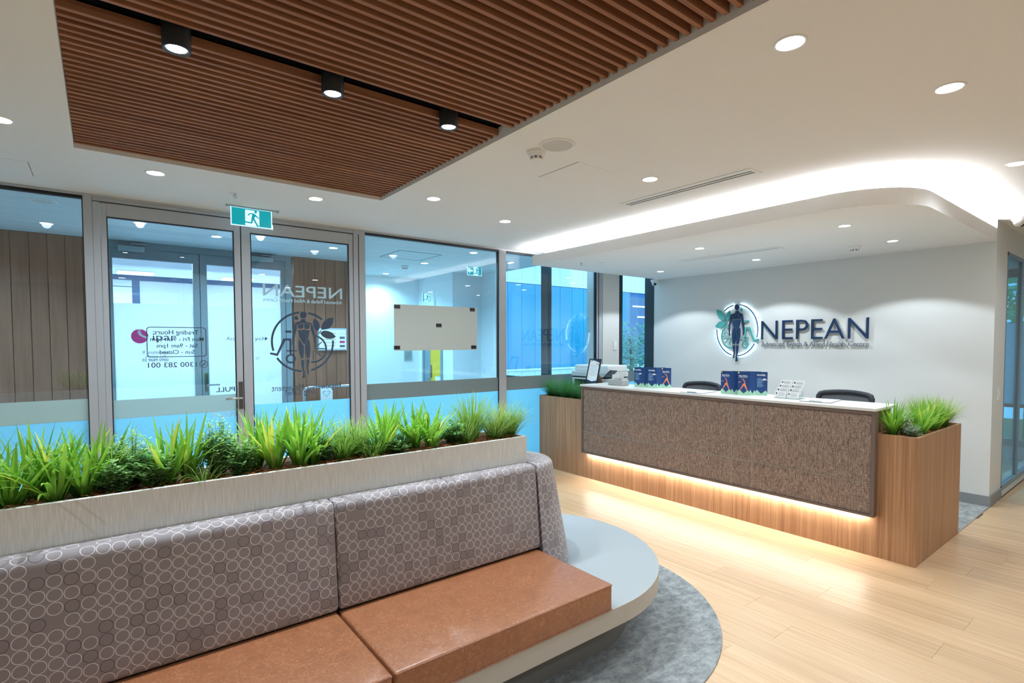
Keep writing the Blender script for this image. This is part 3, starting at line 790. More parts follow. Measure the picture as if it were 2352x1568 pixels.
bx('window_frame', plain('facade_frame', srgb(96, 140, 170), 0.4), (16.9, 17.2, YF, YF + 0.05, zB + 0.01, zA - 0.14), bl)
for z in (1.0, 2.62, 3.05): bx('light_strip', emitter('facade_strip', (0.8, 0.95, 1.0), 1.6) if z > 2 else MATS['facade_frame'], (17.4 + (0.3 if z < 2.9 and z > 2 else 0), 20.4, YF - 0.01, YF + 0.02, z, z + 0.06), wd_)

# ---- glazed office off the corridor
w7 = sthing('window_7', ((WX0 + WX1) / 2, YE, WZ0), 'blue tinted office window beside the corridor')
m_ = MB().box(WX0, WX0 + 0.03, YE - 0.004, YE + 0.03, WZ0, WZ1).box(WX1 - 0.03, WX1, YE - 0.004, YE + 0.03, WZ0, WZ1).box(WX0, WX1, YE - 0.004, YE + 0.03, WZ1 - 0.04, WZ1).box(WX0, WX1, YE - 0.004, YE + 0.03, WZ0, WZ0 + 0.06)
m_.build('frame', plain('blue_grey_frame', srgb(140, 158, 170), 0.4, 0.3), w7, bevel=0.003, seg=1)
bx('mullion', MATS['blue_grey_frame'], (7.82, 7.90, YE - 0.002, YE + 0.03, WZ0 + 0.06, WZ1 - 0.04), w7)
bx('pane', GLASSB, (WX0 + 0.03, WX1 - 0.03, YE + 0.010, YE + 0.018, WZ0 + 0.06, WZ1 - 0.04), w7)
XO = 10.8
struct(bx('floor_side_office', CARPETB, (XW + 0.2, XO, YE + 0.14, 4.2, -0.1, 0)))
struct(bx('ceiling_side_office', CEILM, (XW + 0.2, XO + 0.1, YE + 0.14, 4.2, ZC - 0.05, ZC + 0.05)))
struct(bx('wall_side_office_back', WALLM, (XW + 0.2, XO, 4.2, 4.3, 0, ZC)))
struct(bx('wall_side_office_near', WALLM, (X1 + 0.15, XO + 0.1, YE, YE + 0.14, 0, ZC)))
w8 = sthing('window_8', (XO, 2.7, 0), 'far side office window looking onto green trees')
zfo, zho = at(2330, 742, 'x', XO).z, at(2330, 636, 'x', XO).z
bx('pane', GLASSB, (XO + 0.04, XO + 0.05, YE + 0.14, 4.2, 0.1, zho), w8)
bx('patterned_film', film('blue_film', (0.55, 0.86, 0.97, 1), 0.85), (XO + 0.034, XO + 0.037, YE + 0.14, 4.2, 0.62, zfo), w8)
struct(bx('wall_side_office_head', plain('office_head', srgb(96, 118, 132), 0.7), (XO, XO + 0.1, YE + 0.14, 4.2, zho, ZC)))
yq = at(2342, 690, 'x', XO).y
bx('mullion', ALUD, (XO, XO + 0.08, yq - 0.03, yq + 0.03, 0.1, zho), w8)
bx('sill', MATS['blue_grey_frame'], (XO - 0.02, XO + 0.08, YE + 0.14, 4.2, 0, 0.1), w8); bx('rail', ALUD, (XO, XO + 0.08, YE + 0.14, 4.2, 0.58, 0.63), w8)

# ================================================================== ceiling fittings
LENS = emitter('led_lens', (1.0, 0.98, 0.95), 22.0)
def downlight(x, y, z=ZC, power=P_DOWN, label='round white recessed downlight in the main ceiling', group='main ceiling downlights', col=NEUT, r=0.048, size=166, lens=None, blend=1.0, real=True):
    t = thing('downlight', (x, y, z), label, 'downlight', group)
    MB().lathe([(r, -0.0005), (r + 0.002, -0.004), (r + 0.010, -0.005), (r + 0.013, 0.0)], (x, y, z), 28).build('trim_ring', WHITE, t)
    MB().lathe([(0.0, 0.0), (r + 0.001, 0.0)], (x, y, z - 0.0022), 24).build('lens', lens or LENS, t)
    if real:
        lamp('downlight_lamp', 'SPOT', (x, y, z - 0.012), power, col, t, spot_size=R(size), spot_blend=blend, shadow_soft_size=0.035)
    return t
for px, py, lab in ((1815, 98, 'recessed downlight beside the timber slats at their corridor end'), (2181, 201, 'recessed downlight in line with the long diffuser, on the corridor side'), (2338, 375, 'recessed downlight in front of the rounded bulkhead corner by the corridor'),
                    (1493, 411, 'recessed downlight beside the long slot diffuser in the main ceiling'), (1160, 508, 'recessed downlight between the lit bulkhead end and the glass wall'), (996, 456, 'recessed downlight off the slat corner that points to reception'),
                    (725, 456, 'recessed downlight between the slats and the right entrance door leaf'), (357, 397, 'recessed downlight between the slats and the left entrance door leaf'), (-3, 273, 'recessed downlight on the side of the slats away from reception')):
    p = at(px, py, 'z', ZC); downlight(p.x, p.y, label=lab)
# unseen downlights added behind the camera for ambient bounce, carrying on the grid
for x, y in ((2.1, -0.9), (3.0, -0.9), (0.3, -0.9), (-1.4, 3.7), (-1.4, 1.2), (-1.4, -0.9), (6.3, 0.2), (8.2, 0.2), (4.7, -1.2)): downlight(x, y, label='unseen added downlight over the far part of the waiting room', group='unseen waiting room downlights')
for px, py, lab in ((1940, 518, 'soffit downlight above the desk counter near the corridor'), (2050, 553, 'soffit downlight washing the bare wall beside the sign lettering'), (1607, 570, 'soffit downlight above the middle of the desk counter'), (1737, 596, 'soffit downlight washing the wall sign'), (1517, 623, 'soffit downlight washing the wall next to the dome camera and window')):
    p = at(px, py, 'z', ZS); downlight(p.x, p.y, ZS, P_SOFFIT, lab, 'soffit downlights', NEUT, 0.04, 120, None, 0.16)
LENSC = emitter('led_lens_cool', (0.9, 0.98, 1.0), 22.0)
for px, py, lab in ((1088, 580, 'recessed lobby downlight beside the hanging arrow exit sign'), (975, 604, 'recessed lobby downlight between the ceiling access panel and the exit sign'), (886, 628, 'recessed lobby downlight close to the alcove back wall')):
    p = at(px, py, 'z', ZC); downlight(p.x, p.y, ZC, P_LOBBY, lab, 'lobby downlights', COOL, 0.045, 150, LENSC)
for x, y, lab in ((0.986, 6.377, 'recessed lobby downlight in front of the facing double door'), (-0.9, 6.3, 'recessed lobby downlight in front of the brown boards left of the facing door'), (2.2, 6.3, 'recessed lobby downlight in front of the brown boards with the screen'), (-2.3, 6.3, 'recessed lobby downlight at the closed end of the lobby')): downlight(x, y, ZC, P_LOBBY, lab, 'lobby downlights', COOL, 0.045, 150, LENSC)

for x, y, lab in ((8.3, 2.3, 'added downlight brightening the side office behind the corridor glass'), (9.9, 2.3, 'added downlight brightening the side office near the window onto the trees')): downlight(x, y, ZC - 0.05, P_LOBBY, lab, 'added side office downlights', COOL, 0.045, 150, LENSC)  # invented downlights, added because the side office came out too dark
# black cylinder spots in the slat slot
for i, (x, lab) in enumerate(((0.251, 'end farthest from reception'), (0.841, 'middle'), (1.438, 'end nearest reception'))):
    zb = 2.672; y = 2.385
    t = thing('cylinder_spotlight', (x, y, zb), 'black cylinder spotlight in the slot between timber slats, at its ' + lab, 'spotlight', 'cylinder spotlights in the slat ceiling')
    MB().lathe([(0.034, 0.006), (0.040, 0.0), (0.0465, 0.0), (0.048, 0.002), (0.048, 0.118), (0.0, 0.118)], (x, y, zb), 32).build('housing', BLACK, t)
    MB().lathe([(0.0, 0.0), (0.036, 0.0)], (x, y, zb + 0.007), 24).build('lens', LENS, t)
    lamp('spot_lamp', 'SPOT', (x, y, zb - 0.004), P_SPOT, NEUT, t, spot_size=R(105), spot_blend=0.6, shadow_soft_size=0.022)

# ceiling speaker, smoke detectors, sprinklers, disc
def speaker(x, y, z, r, label):
    t = thing('ceiling_speaker', (x, y, z), label, 'speaker')
    MB().lathe([(r, 0.0), (r - 0.004, -0.007), (r - 0.014, -0.008), (r - 0.016, -0.005)], (x, y, z), 36).build('rim', WHITE, t)
    MB().lathe([(0.0, 0.0), (r - 0.015, 0.0)], (x, y, z - 0.0052), 36).build('grille', plain('speaker_grille', srgb(206, 203, 200), 0.7, noise=0.12, nscale=700), t)
p = at(1280, 332, 'z', ZC); speaker(p.x, p.y, ZC, 0.105, 'round white ceiling speaker beside the smoke detector')
p = at(98, 458, 'z', ZC); speaker(-0.34, 5.62, ZC, 0.09, 'round speaker in the boarded lobby ceiling')
def smoke(x, y, z, label):
    t = thing('smoke_detector', (x, y, z), label, 'smoke detector')
    MB().lathe([(0.055, 0.0), (0.055, -0.016), (0.05, -0.02)], (x, y, z), 28).build('base', WHITE, t)
    MB().lathe([(0.05, -0.02), (0.047, -0.03), (0.036, -0.034), (0.036, -0.052), (0.03, -0.056), (0.0, -0.057)], (x, y, z), 28).build('head', WHITE, t)
    for k in range(8):
        a = 2 * math.pi * k / 8; c, s_ = math.cos(a), math.sin(a)
        MB().prism([(-0.007, -0.049), (0.007, -0.049), (0.007, -0.036), (-0.007, -0.036)], lambda u, v, w_: (x + c * (0.0355 + w_) - s_ * u, y + s_ * (0.0355 + w_) + c * u, z + v), 0, 0.0012).build('vent', GREYTX, t)
p = at(1232, 347, 'z', ZC); smoke(p.x, p.y, ZC, 'white smoke detector beside the round ceiling speaker')
p = at(1963, 565, 'z', ZS); smoke(p.x, p.y, ZS, 'white smoke detector under the dropped reception soffit')
p = at(930, 610, 'z', ZC); smoke(p.x, p.y, ZC, 'smoke detector on the lobby ceiling behind the glass')
def sprinkler(x, y, z, label):
    t = thing('sprinkler', (x, y, z), label, 'sprinkler')
    MB().lathe([(0.0, -0.004), (0.03, -0.005), (0.04, 0.0)], (x, y, z), 24).build('escutcheon', WHITE, t)
    MB().tube([(x, y, z - 0.004), (x, y, z - 0.022)], 0.006, 8).build('stem', CHROME, t)
    MB().tube([(x - 0.012, y, z - 0.012), (x - 0.012, y, z - 0.03), (x, y, z - 0.036), (x + 0.012, y, z - 0.03), (x + 0.012, y, z - 0.012)], 0.002, 6).build('yoke', CHROME, t)
    MB().lathe([(0.0, -0.036), (0.012, -0.036), (0.012, -0.038), (0.0, -0.038)], (x, y, z), 12).build('deflector', CHROME, t)
p = at(540, 443, 'z', ZC); sprinkler(p.x, p.y, ZC, 'chrome ceiling sprinkler above the exit sign')
p = at(1335, 602, 'z', ZS); sprinkler(p.x, p.y, ZS, 'ceiling sprinkler under the dropped reception soffit')
p = at(1382, 603, 'z', ZS); tag(MB().lathe([(0.0, -0.006), (0.038, -0.006), (0.045, 0.0)], (p.x, p.y, ZS), 24).build('sensor_disc', WHITE), 'flat white concealed cover plate under the reception soffit', 'cover plate')
# slot diffusers
def diffuser(x, y0, y1, z, wd, label):
    t = thing('air_diffuser', (x, (y0 + y1) / 2, z), label, 'air vent')
    h_ = wd / 2
    MB().box(x - h_, x - h_ + 0.045, y0 + 0.022, y1 - 0.022, z - 0.006, z).box(x + h_ - 0.045, x + h_, y0 + 0.022, y1 - 0.022, z - 0.006, z).box(x - h_, x + h_, y0, y0 + 0.022, z - 0.006, z).box(x - h_, x + h_, y1 - 0.022, y1, z - 0.006, z).build('frame', WHITE, t)
    bx('throat', BLACK, (x - h_ + 0.03, x + h_ - 0.03, y0 + 0.01, y1 - 0.01, z - 0.0015, z), t)
    bx('blade', WHITE, (x - 0.009, x + 0.009, y0 + 0.02, y1 - 0.02, z - 0.006, z - 0.001), t)
diffuser(3.445, 1.81, 2.915, ZC, 0.15, 'long white slot diffuser in the main ceiling')
diffuser(5.32, 2.54, 3.65, ZS, 0.14, 'long white slot diffuser under the reception soffit')
# access panel joints
ap = thing('access_panel', (2.57, 2.595, ZC), 'flush ceiling access panel outlined by hairline joint', 'access panel')
bx('panel', CEILM, (2.40, 2.745, 2.41, 2.785, ZC - 0.0015, ZC), ap)
m_ = MB(); m_.box(2.394, 2.40, 2.404, 2.791, ZC - 0.0003, ZC).box(2.745, 2.748, 2.404, 2.791, ZC - 0.0003, ZC).box(2.4, 2.745, 2.785, 2.788, ZC - 0.0003, ZC).build('joint', GREYTX, ap)
ap = thing('access_panel', (-0.55, 4.67, ZC), 'flush ceiling access panel near the glazed wall', 'access panel')
bx('panel', CEILM, (-0.76, -0.339, 4.489, 4.848, ZC - 0.0015, ZC), ap)
bx('joint', GREYTX, (-0.339, -0.335, 4.489, 4.848, ZC - 0.0003, ZC), ap)
la = at(943, 587, 'z', ZC)
ap = thing('access_panel', (la.x, la.y, ZC), 'square framed access panel in the boarded lobby ceiling', 'access panel')
FR_ = plain('panel_joint', srgb(120, 150, 160), 0.6)
m_ = MB().box(la.x - 0.3, la.x + 0.3, la.y - 0.3, la.y - 0.28, ZC - 0.003, ZC).box(la.x - 0.3, la.x + 0.3, la.y + 0.28, la.y + 0.3, ZC - 0.003, ZC).box(la.x - 0.3, la.x - 0.28, la.y - 0.28, la.y + 0.28, ZC - 0.003, ZC).box(la.x + 0.28, la.x + 0.3, la.y - 0.28, la.y + 0.28, ZC - 0.003, ZC)
m_.build('frame', FR_, ap); bx('panel', LOBC, (la.x - 0.28, la.x + 0.28, la.y - 0.28, la.y + 0.28, ZC - 0.001, ZC), ap)

# exit signs with the running figure
def run_man(fn, par, d0, mat, k=1.0):
    S = lambda pts: [(u * k, v * k) for u, v in pts]
    m_ = MB()
    m_.prism(S([(0.215 + 0.075 * math.cos(2 * math.pi * i / 16), 0.40 + 0.075 * math.sin(2 * math.pi * i / 16)) for i in range(16)]), fn, d0, d0 + 0.001)
    for pl in ([(-0.03, 0.30), (0.14, 0.30), (0.27, 0.19), (0.20, 0.13), (0.13, 0.03), (0.07, -0.06), (-0.02, -0.02), (0.0, 0.12), (0.03, 0.22)],
               [(-0.10, 0.31), (0.14, 0.30), (0.10, 0.24), (-0.08, 0.25), (-0.19, 0.13), (-0.235, 0.165)],
               [(0.14, 0.30), (0.27, 0.19), (0.36, 0.09), (0.50, 0.08), (0.50, 0.03), (0.33, 0.04), (0.21, 0.14)],
               [(-0.02, -0.02), (0.07, -0.06), (0.04, -0.26), (-0.02, -0.30), (-0.37, -0.28), (-0.44, -0.235), (-0.36, -0.20), (-0.05, -0.22)],
               [(0.02, 0.02), (0.13, 0.03), (0.31, -0.32), (0.40, -0.42), (0.33, -0.45), (0.25, -0.42), (0.24, -0.36)]):
        m_.prism(S(pl), fn, d0, d0 + 0.001)
    m_.build('running_figure', mat, par)
def exit_sign(loc, ax, label, wd=0.345, ht=0.165, arrow=False, hang=0.02):
    t = thing('exit_sign', loc, label, 'exit sign')
    X, Y, Z = loc
    fn = (lambda u, v, w_: (X + u, Y - w_, Z + v)) if ax == 'x' else (lambda u, v, w_: (X - w_, Y - u, Z + v))
    rc = lambda u0, u1, v0, v1, d0, d1, nm, m: MB().prism([(u0, v0), (u1, v0), (u1, v1), (u0, v1)], fn, d0, d1).build(nm, m, t)
    h2, w2 = ht / 2, wd / 2
    rc(-w2 - 0.008, w2 + 0.008, -h2 - 0.008, h2 + hang, -0.008, 0.0, 'acrylic_panel', ACRYL)
    rc(-w2, w2, -h2, h2, -0.004, 0.001, 'border', EXITW); rc(-w2 + 0.008, w2 - 0.008, -h2 + 0.008, h2 - 0.004, 0.001, 0.002, 'green_face', TEALSIGN)
    if arrow:
        rc(-0.02, 0.07, -h2 + 0.008, h2 - 0.012, 0.002, 0.0026, 'doorway', EXITW)
        MB().prism([(-0.13, 0.0), (-0.08, 0.045), (-0.08, 0.015), (-0.035, 0.015), (-0.035, -0.015), (-0.08, -0.015), (-0.08, -0.045)], fn, 0.002, 0.003).build('arrow', EXITW, t)
        run_man(lambda u, v, w_: fn(u + 0.03, v - 0.005, w_), t, 0.0028, TEALSIGN, 0.13)
    else:
        rc(-0.05, 0.058, -h2 + 0.010, h2 - 0.012, 0.002, 0.0026, 'doorway', EXITW)
        run_man(lambda u, v, w_: fn(u + 0.0, v - 0.004, w_), t, 0.0028, TEALSIGN, 0.142)
    return t, fn
ea, eb = at(527, 472, 'y', 4.87), at(627, 528, 'y', 4.87)
es_, fn = exit_sign(((ea.x + eb.x) / 2, 4.87, (ea.z + eb.z) / 2), 'x', 'green running figure exit sign hanging above the entrance door', eb.x - ea.x - 0.012, 0.150, hang=0.012)
bx('ceiling_rail', ACRYL, (ea.x - 0.03, eb.x + 0.05, 4.85, 4.89, ZC - 0.012, ZC), es_)
for xx in (ea.x - 0.02, eb.x + 0.035): MB().lathe([(0.0, -0.016), (0.008, -0.016), (0.008, -0.010), (0.0, -0.010)], (xx, 4.845, ZC), 10).build('fixing', CHROME, es_)
p = at(1090, 622, 'y', 6.6); exit_sign((p.x, 6.6, p.z), 'x', 'exit sign with left arrow hanging in the lobby', 0.26, 0.14, True, ZC - p.z - 0.07)
p = at(980, 683, 'y', 7.9); exit_sign((p.x, 7.9, p.z), 'x', 'small exit sign in front of the lobby alcove wall', 0.16, 0.15, False, 0.02)
e_s = bpy.data.objects['exit_sign.002']; MB().tube([(p.x, 7.905, p.z + 0.09), (p.x, 7.905, ZC)], 0.006, 6).build('drop_rod', WHITE, e_s)

# security cameras
def dome(x, y, z, label, tilt):
    t = thing('security_camera', (x, y, z), label, 'security camera')
    MB().lathe([(0.0, 0.0), (0.055, 0.0), (0.055, -0.025), (0.04, -0.045), (0.0, -0.045)], (x, y, z), 28).build('base', WHITE, t)
    s_ = MB().lathe([(0.04 * math.sin(R(a)), -0.052 + 0.04 * math.cos(R(a))) for a in range(0, 181, 15)], (x, y, z), 24); s_.build('eyeball', WHITE, t)
    d = Vector(tilt).normalized(); c = Vector((x, y, z - 0.052)) + d * 0.033
    MB().tube([c, c + d * 0.012], [0.022, 0.018], 18).build('lens', BLACK, t)
p = at(1505, 640, 'x', 6.55); dome(6.55, 4.98, ZS, 'white dome security camera in the corner above the reception window', (-0.6, -0.7, -0.5))
p = at(2341, 497, 'z', ZC); dome(p.x, p.y, ZC, 'white dome security camera on the corridor ceiling', (0.3, -0.6, -0.6))
# switches
def switch(name, b, rocker, label):
    t = thing(name, ((b[0] + b[1]) / 2, (b[2] + b[3]) / 2, b[4]), label, 'light switch'); bx('plate', WHITE, b, t, bevel=0.002); bx('rocker', plain('switch_white', srgb(248, 248, 246), 0.3), rocker, t, bevel=0.001, seg=1)
p = at(2292, 905, 'y', YE); switch('light_switch', (p.x - 0.037, p.x + 0.037, YE - 0.009, YE, p.z - 0.06, p.z + 0.06), (p.x - 0.012, p.x + 0.012, YE - 0.014, YE - 0.009, p.z - 0.02, p.z + 0.02), 'white light switch on the end of the reception wall')
p = at(1412, 793, 'y', YG - 0.01); switch('intercom_plate', (p.x - 0.035, p.x + 0.035, YG - 0.022, YG - 0.01, p.z - 0.065, p.z + 0.065), (p.x - 0.02, p.x + 0.02, YG - 0.026, YG - 0.022, p.z - 0.02, p.z + 0.03), 'white switch plate on the narrow pier beside the window')

# board taped to the glass
a, b = at(905, 698, 'y', YG + 0.02), at(1096, 803, 'y', YG + 0.02)
t = thing('sign_board', ((a.x + b.x) / 2, YG + 0.015, b.z), 'blank grey sign back fixed to the glass with black patches', 'sign')
bx('board', plain('board_back', srgb(192, 202, 200), 0.7), (a.x, b.x, YG + 0.018, YG + 0.025, b.z, a.z), t)
for px, py in ((912, 704), (1085, 711), (1008, 747), (912, 798), (1088, 797)):
    q = at(px, py, 'y', YG + 0.017); bx('tape_patch', BLACK, (q.x - 0.035, q.x + 0.035, YG + 0.016, YG + 0.018, q.z - 0.02, q.z + 0.02), t)

# screen and rail against the lobby timber wall
a, b = at(731, 753, 'y', YL - 0.04), at(797, 804, 'y', YL - 0.04)
t = thing('wall_screen', ((a.x + b.x) / 2, YL, b.z), 'lit white directory screen on the brown lobby wall', 'screen')
bx('frame', plain('screen_frame', srgb(180, 200, 210), 0.4), (a.x, b.x, YL - 0.04, YL, b.z, a.z), t, bevel=0.004)
bx('display', emitter('screen_glow', (0.55, 0.85, 1.0), 0.95), (a.x + 0.015, b.x - 0.015, YL - 0.042, YL - 0.04, b.z + 0.02, a.z - 0.02), t)
DK = plain('screen_ink', srgb(60, 90, 110), 0.5)
wv, hv_ = b.x - a.x, a.z - b.z
for i in range(4): bx('picture_tile', (DK, PINK, DK, CW)[i], (b.x - 0.10, b.x - 0.03, YL - 0.0435, YL - 0.042, b.z + hv_ * (0.14 + 0.19 * i), b.z + hv_ * (0.24 + 0.19 * i)), t)
for i in range(5): bx('text_line', DK, (a.x + 0.06, a.x + wv * 0.6, YL - 0.0435, YL - 0.042, b.z + hv_ * (0.2 + 0.14 * i), b.z + hv_ * (0.215 + 0.14 * i)), t)
a, b = at(699, 890, 'y', 6.9), at(806, 885, 'y', 6.9)
t = thing('handrail', ((a.x + b.x) / 2, 6.9, 0), 'bent chrome handrail standing in the lobby', 'handrail')
MB().tube([(a.x, 6.9, 0), (a.x, 6.9, a.z - 0.05), (a.x + 0.012, 6.9, a.z - 0.015), (a.x + 0.045, 6.9, a.z), (b.x + 0.1, 6.9, a.z), (b.x + 0.14, 6.9, a.z - 0.04), (b.x + 0.145, 6.9, a.z - 0.08), (b.x + 0.145, 6.9, 0)], 0.019, 12).build('tube', CHROME, t)
for xx in (a.x, b.x + 0.145): MB().lathe([(0.0, 0.006), (0.045, 0.006), (0.045, 0.0)], (xx, 6.9, 0), 16).build('foot_flange', CHROME, t)
a, b = at(692, 874, 'y', 7.15), at(798, 925, 'y', 7.15)
t = thing('display_cabinet', ((a.x + b.x) / 2, 7.1, 0), 'dark low display cabinet against the brown lobby wall', 'cabinet')
bx('body', plain('cabinet_brown', srgb(86, 58, 48), 0.5), (a.x, b.x, 7.02, YL - 0.01, 0, b.z + 0.03), t); bx('top', MATS['cabinet_brown'], (a.x - 0.02, b.x + 0.02, 7.0, YL - 0.01, b.z + 0.03, b.z + 0.05), t)
a = at(736, 886, 'y', 7.08)
c = thing('notice_card', (a.x + 0.07, 7.08, b.z + 0.05), 'white card with a heart outline on the display cabinet', 'card')
bx('card', PAPER, (a.x, a.x + 0.16, 7.08, 7.085, b.z + 0.05, a.z), c)
hc = [(0.0, -0.045), (0.045, 0.0), (0.05, 0.02), (0.035, 0.036), (0.015, 0.036), (0.0, 0.02), (-0.015, 0.036), (-0.035, 0.036), (-0.05, 0.02), (-0.045, 0.0)]
hz = (a.z + b.z + 0.05) / 2; hx_ = a.x + 0.08
m_ = MB()
for i in range(len(hc)):
    j = (i + 1) % len(hc); A, B = hc[i], hc[j]
    m_.prism([(hx_ + A[0], hz + A[1]), (hx_ + B[0], hz + B[1]), (hx_ + B[0] * 0.84, hz + B[1] * 0.84), (hx_ + A[0] * 0.84, hz + A[1] * 0.84)], lambda u, v, w_: (u, 7.08 - w_, v), 0, 0.001)
m_.build('heart', GREYTX, c)

# ---- sign on the reception wall
XS = XW - 0.03
ws = thing('wall_sign', (XW, 3.1, 1.4), 'backlit navy lettering and emblem on the reception wall', 'sign')
efn = lambda u, v, w_: (XS + 0.012 - w_, 3.699 - (u - 560) * 0.000578, 1.727 - (v - 717) * 0.000547)
emblem(efn, ws, 0.012, NAVY, TEAL, NAVYR, 27)
for a0, a1 in RING:
    arc_mesh(lambda u, v, w_: efn(u, v, w_ - 0.007), 0, 0.005, 560, 717, 496, 619, 14, a0 - (1 if a0 > a1 else 0), a1, 24).build('halo_led', emitter('halo_led', (0.62, 0.86, 1.0), E_HALO), ws, weld=True)
wfn = lambda y0, z0: (lambda u, v, w_: (XS + 0.012 - w_, y0 - u, z0 + v))
text_mesh('letter', 'NEPEAN', 0.243 / 0.70, 0.014, NAVY, wfn(3.372, 1.602), ws, width=1.188, bold=-0.0035, split=True)
text_mesh('letter', 'Advanced Rehab & Allied Health Centre', 0.056 / 0.70, 0.008, GREYTX, wfn(3.372, 1.520), ws, width=1.192, bold=0.0, split=True)

# ================================================================== bench
YB = 2.42
BC = 0.2025                                # middle of the bench along x
XR = 1.935
def stadium(r, n=40):
    out = []
    for i in range(n + 1):
        a = -math.pi / 2 + math.pi * i / n; out.append((XR + r * math.cos(a), YB + r * math.sin(a)))
    for i in range(n + 1):
        a = math.pi / 2 + math.pi * i / n; out.append((2 * BC - XR + r * math.cos(a), YB + r * math.sin(a)))
    return out
bench = thing('bench', (BC, YB, 0.006), 'long oval waiting bench with tan leather seats and patterned backrests', 'bench')
MB().prism(stadium(0.62), ident, 0.006, 0.235).build('plinth', PLINTH, bench)
MB().prism(stadium(0.788), ident, 0.236, 0.323).build('platform', GREYT, bench)
e1, e2 = stadium(0.790), stadium(0.7882); m_ = MB()
for i in range(len(e1)):
    j = (i + 1) % len(e1); m_.prism([e1[i], e1[j], e2[j], e2[i]], ident, 0.235, 0.3235)
m_.build('platform_edge', GREYE, bench, weld=False)
def cushion(x0, x1, y0, y1):
    c = MB().box(x0 + 0.003, x1 - 0.003, y0, y1, 0.324, 0.452).build('seat_cushion', LEATHER, bench, bevel=0.016, seg=4, smooth=True)
    a, b, c_, d = x0 + 0.008, x1 - 0.008, y0 + 0.005, y1 - 0.005; z = 0.4455
    MB().tube([(a, c_, z), (b, c_, z), (b, d, z), (a, d, z), (a, c_, z)], 0.0042, 6).build('piping', LEATHER, c)
    MB().tube([(a, y0 + 0.001, 0.332), (b, y0 + 0.001, 0.332)], 0.003, 6).build('piping', LEATHER, c)
for a, b in ((0.75, 1.845), (-0.345, 0.75), (-1.44, -0.345)):
    cushion(a, b, 1.622, 2.165); cushion(a, b, 2 * YB - 2.165, 2 * YB - 1.622)
def back_profile(off=0.0, zb=0.454):
    "closed (d, z) outline: d is the distance from the bench centre line"
    d0 = 0.236 + (0.868 - zb) * 0.0945
    p = [(d0 - 0.030 - off, zb + off), (d0 - 0.014 - off, zb + off + 0.002), (d0 - 0.004 - off, zb + off + 0.009)]
    for i in range(7): p.append((d0 - off - (d0 - 0.236) * i / 6, zb + 0.022 + off + (0.868 - zb - 0.022 - off) * i / 6))
    r_ = 0.034 - off * 0.6
    cx, cz = 0.236 - off - r_, 0.868
    for i in range(1, 8):
        a = R(6 + 84 * i / 7); p.append((cx + r_ * math.cos(a), cz + r_ * math.sin(a)))
    p.append((0.143, cz + r_)); p.append((0.143, zb + off))
    return p
def plen(p):
    out = [0.0]
    for a, b in zip(p, p[1:]): out.append(out[-1] + math.hypot(a[0] - b[0], a[1] - b[1]))
    return out
def backrest(x0, x1, sgn):
    m_ = MB(); m_.uv = []; rows = []
    for x, off in ((x0, 0.010), (x0 + 0.004, 0.004), (x0 + 0.012, 0.0), (x1 - 0.012, 0.0), (x1 - 0.004, 0.004), (x1, 0.010)):
        p = back_profile(off); l = plen(p); rows.append(len(m_.v))
        for (d, z), s_ in zip(p, l): m_.v.append((x, YB - sgn * d, z)); m_.uv.append((x + 10.0, s_ + 5.0))
    n = len(p)
    for a, b in zip(rows, rows[1:]):
        for i in range(n):
            j = (i + 1) % n; m_.f.append((a + i, a + j, b + j, b + i))
    m_.f.append(tuple(rows[0] + i for i in range(n))); m_.f.append(tuple(rows[-1] + i for i in range(n)))
    return m_.build('backrest', FABRIC, bench, smooth=True)
for s_ in (1, -1):
    for a, b in ((0.755, 1.855), (-0.345, 0.75), (-1.455, -0.35)): backrest(a, b, s_)
def end_back(xc, sgn):
    m_ = MB(); m_.uv = []; n = 28
    p = back_profile(0.0, 0.326); p = [(d + 0.006 + 0.042 * max(0.0, (0.868 - z) / 0.54), z) for d, z in p[:-2]] + [(0.02, 0.9015)]; l = plen(p); k = len(p)
    for i in range(n + 1):
        a = -math.pi / 2 + math.pi * i / n
        for (d, z), s_ in zip(p, l):
            m_.v.append((xc + sgn * d * math.cos(a), YB + d * math.sin(a), z)); m_.uv.append((12.0 + a * 0.27, s_ + 5.0))
    for i in range(n):
        for j in range(k - 1): m_.f.append((i * k + j, (i + 1) * k + j, (i + 1) * k + j + 1, i * k + j + 1))
    for i in (0, n): m_.f.append(tuple(i * k + j for j in range(k)))
    return m_.build('end_bolster', FABRIC, bench, smooth=True)
end_back(1.862, 1); end_back(2 * BC - 1.862, -1)
PX1 = 1.868; PX0 = 2 * BC - PX1; PZ = 1.047; PT = 0.016
bxp = MB().box(PX0, PX1, YB - 0.14, YB - 0.14 + PT, 0.33, PZ).box(PX0, PX1, YB + 0.14 - PT, YB + 0.14, 0.33, PZ).box(PX0, PX0 + PT, YB - 0.14 + PT, YB + 0.14 - PT, 0.33, PZ).box(PX1 - PT, PX1, YB - 0.14 + PT, YB + 0.14 - PT, 0.33, PZ)
bxp.build('planter_box', PLANTERM, bench, bevel=0.0015, seg=1)
bx('soil', SOIL, (PX0 + PT, PX1 - PT, YB - 0.14 + PT, YB + 0.14 - PT, 0.9, PZ - 0.022), bench)

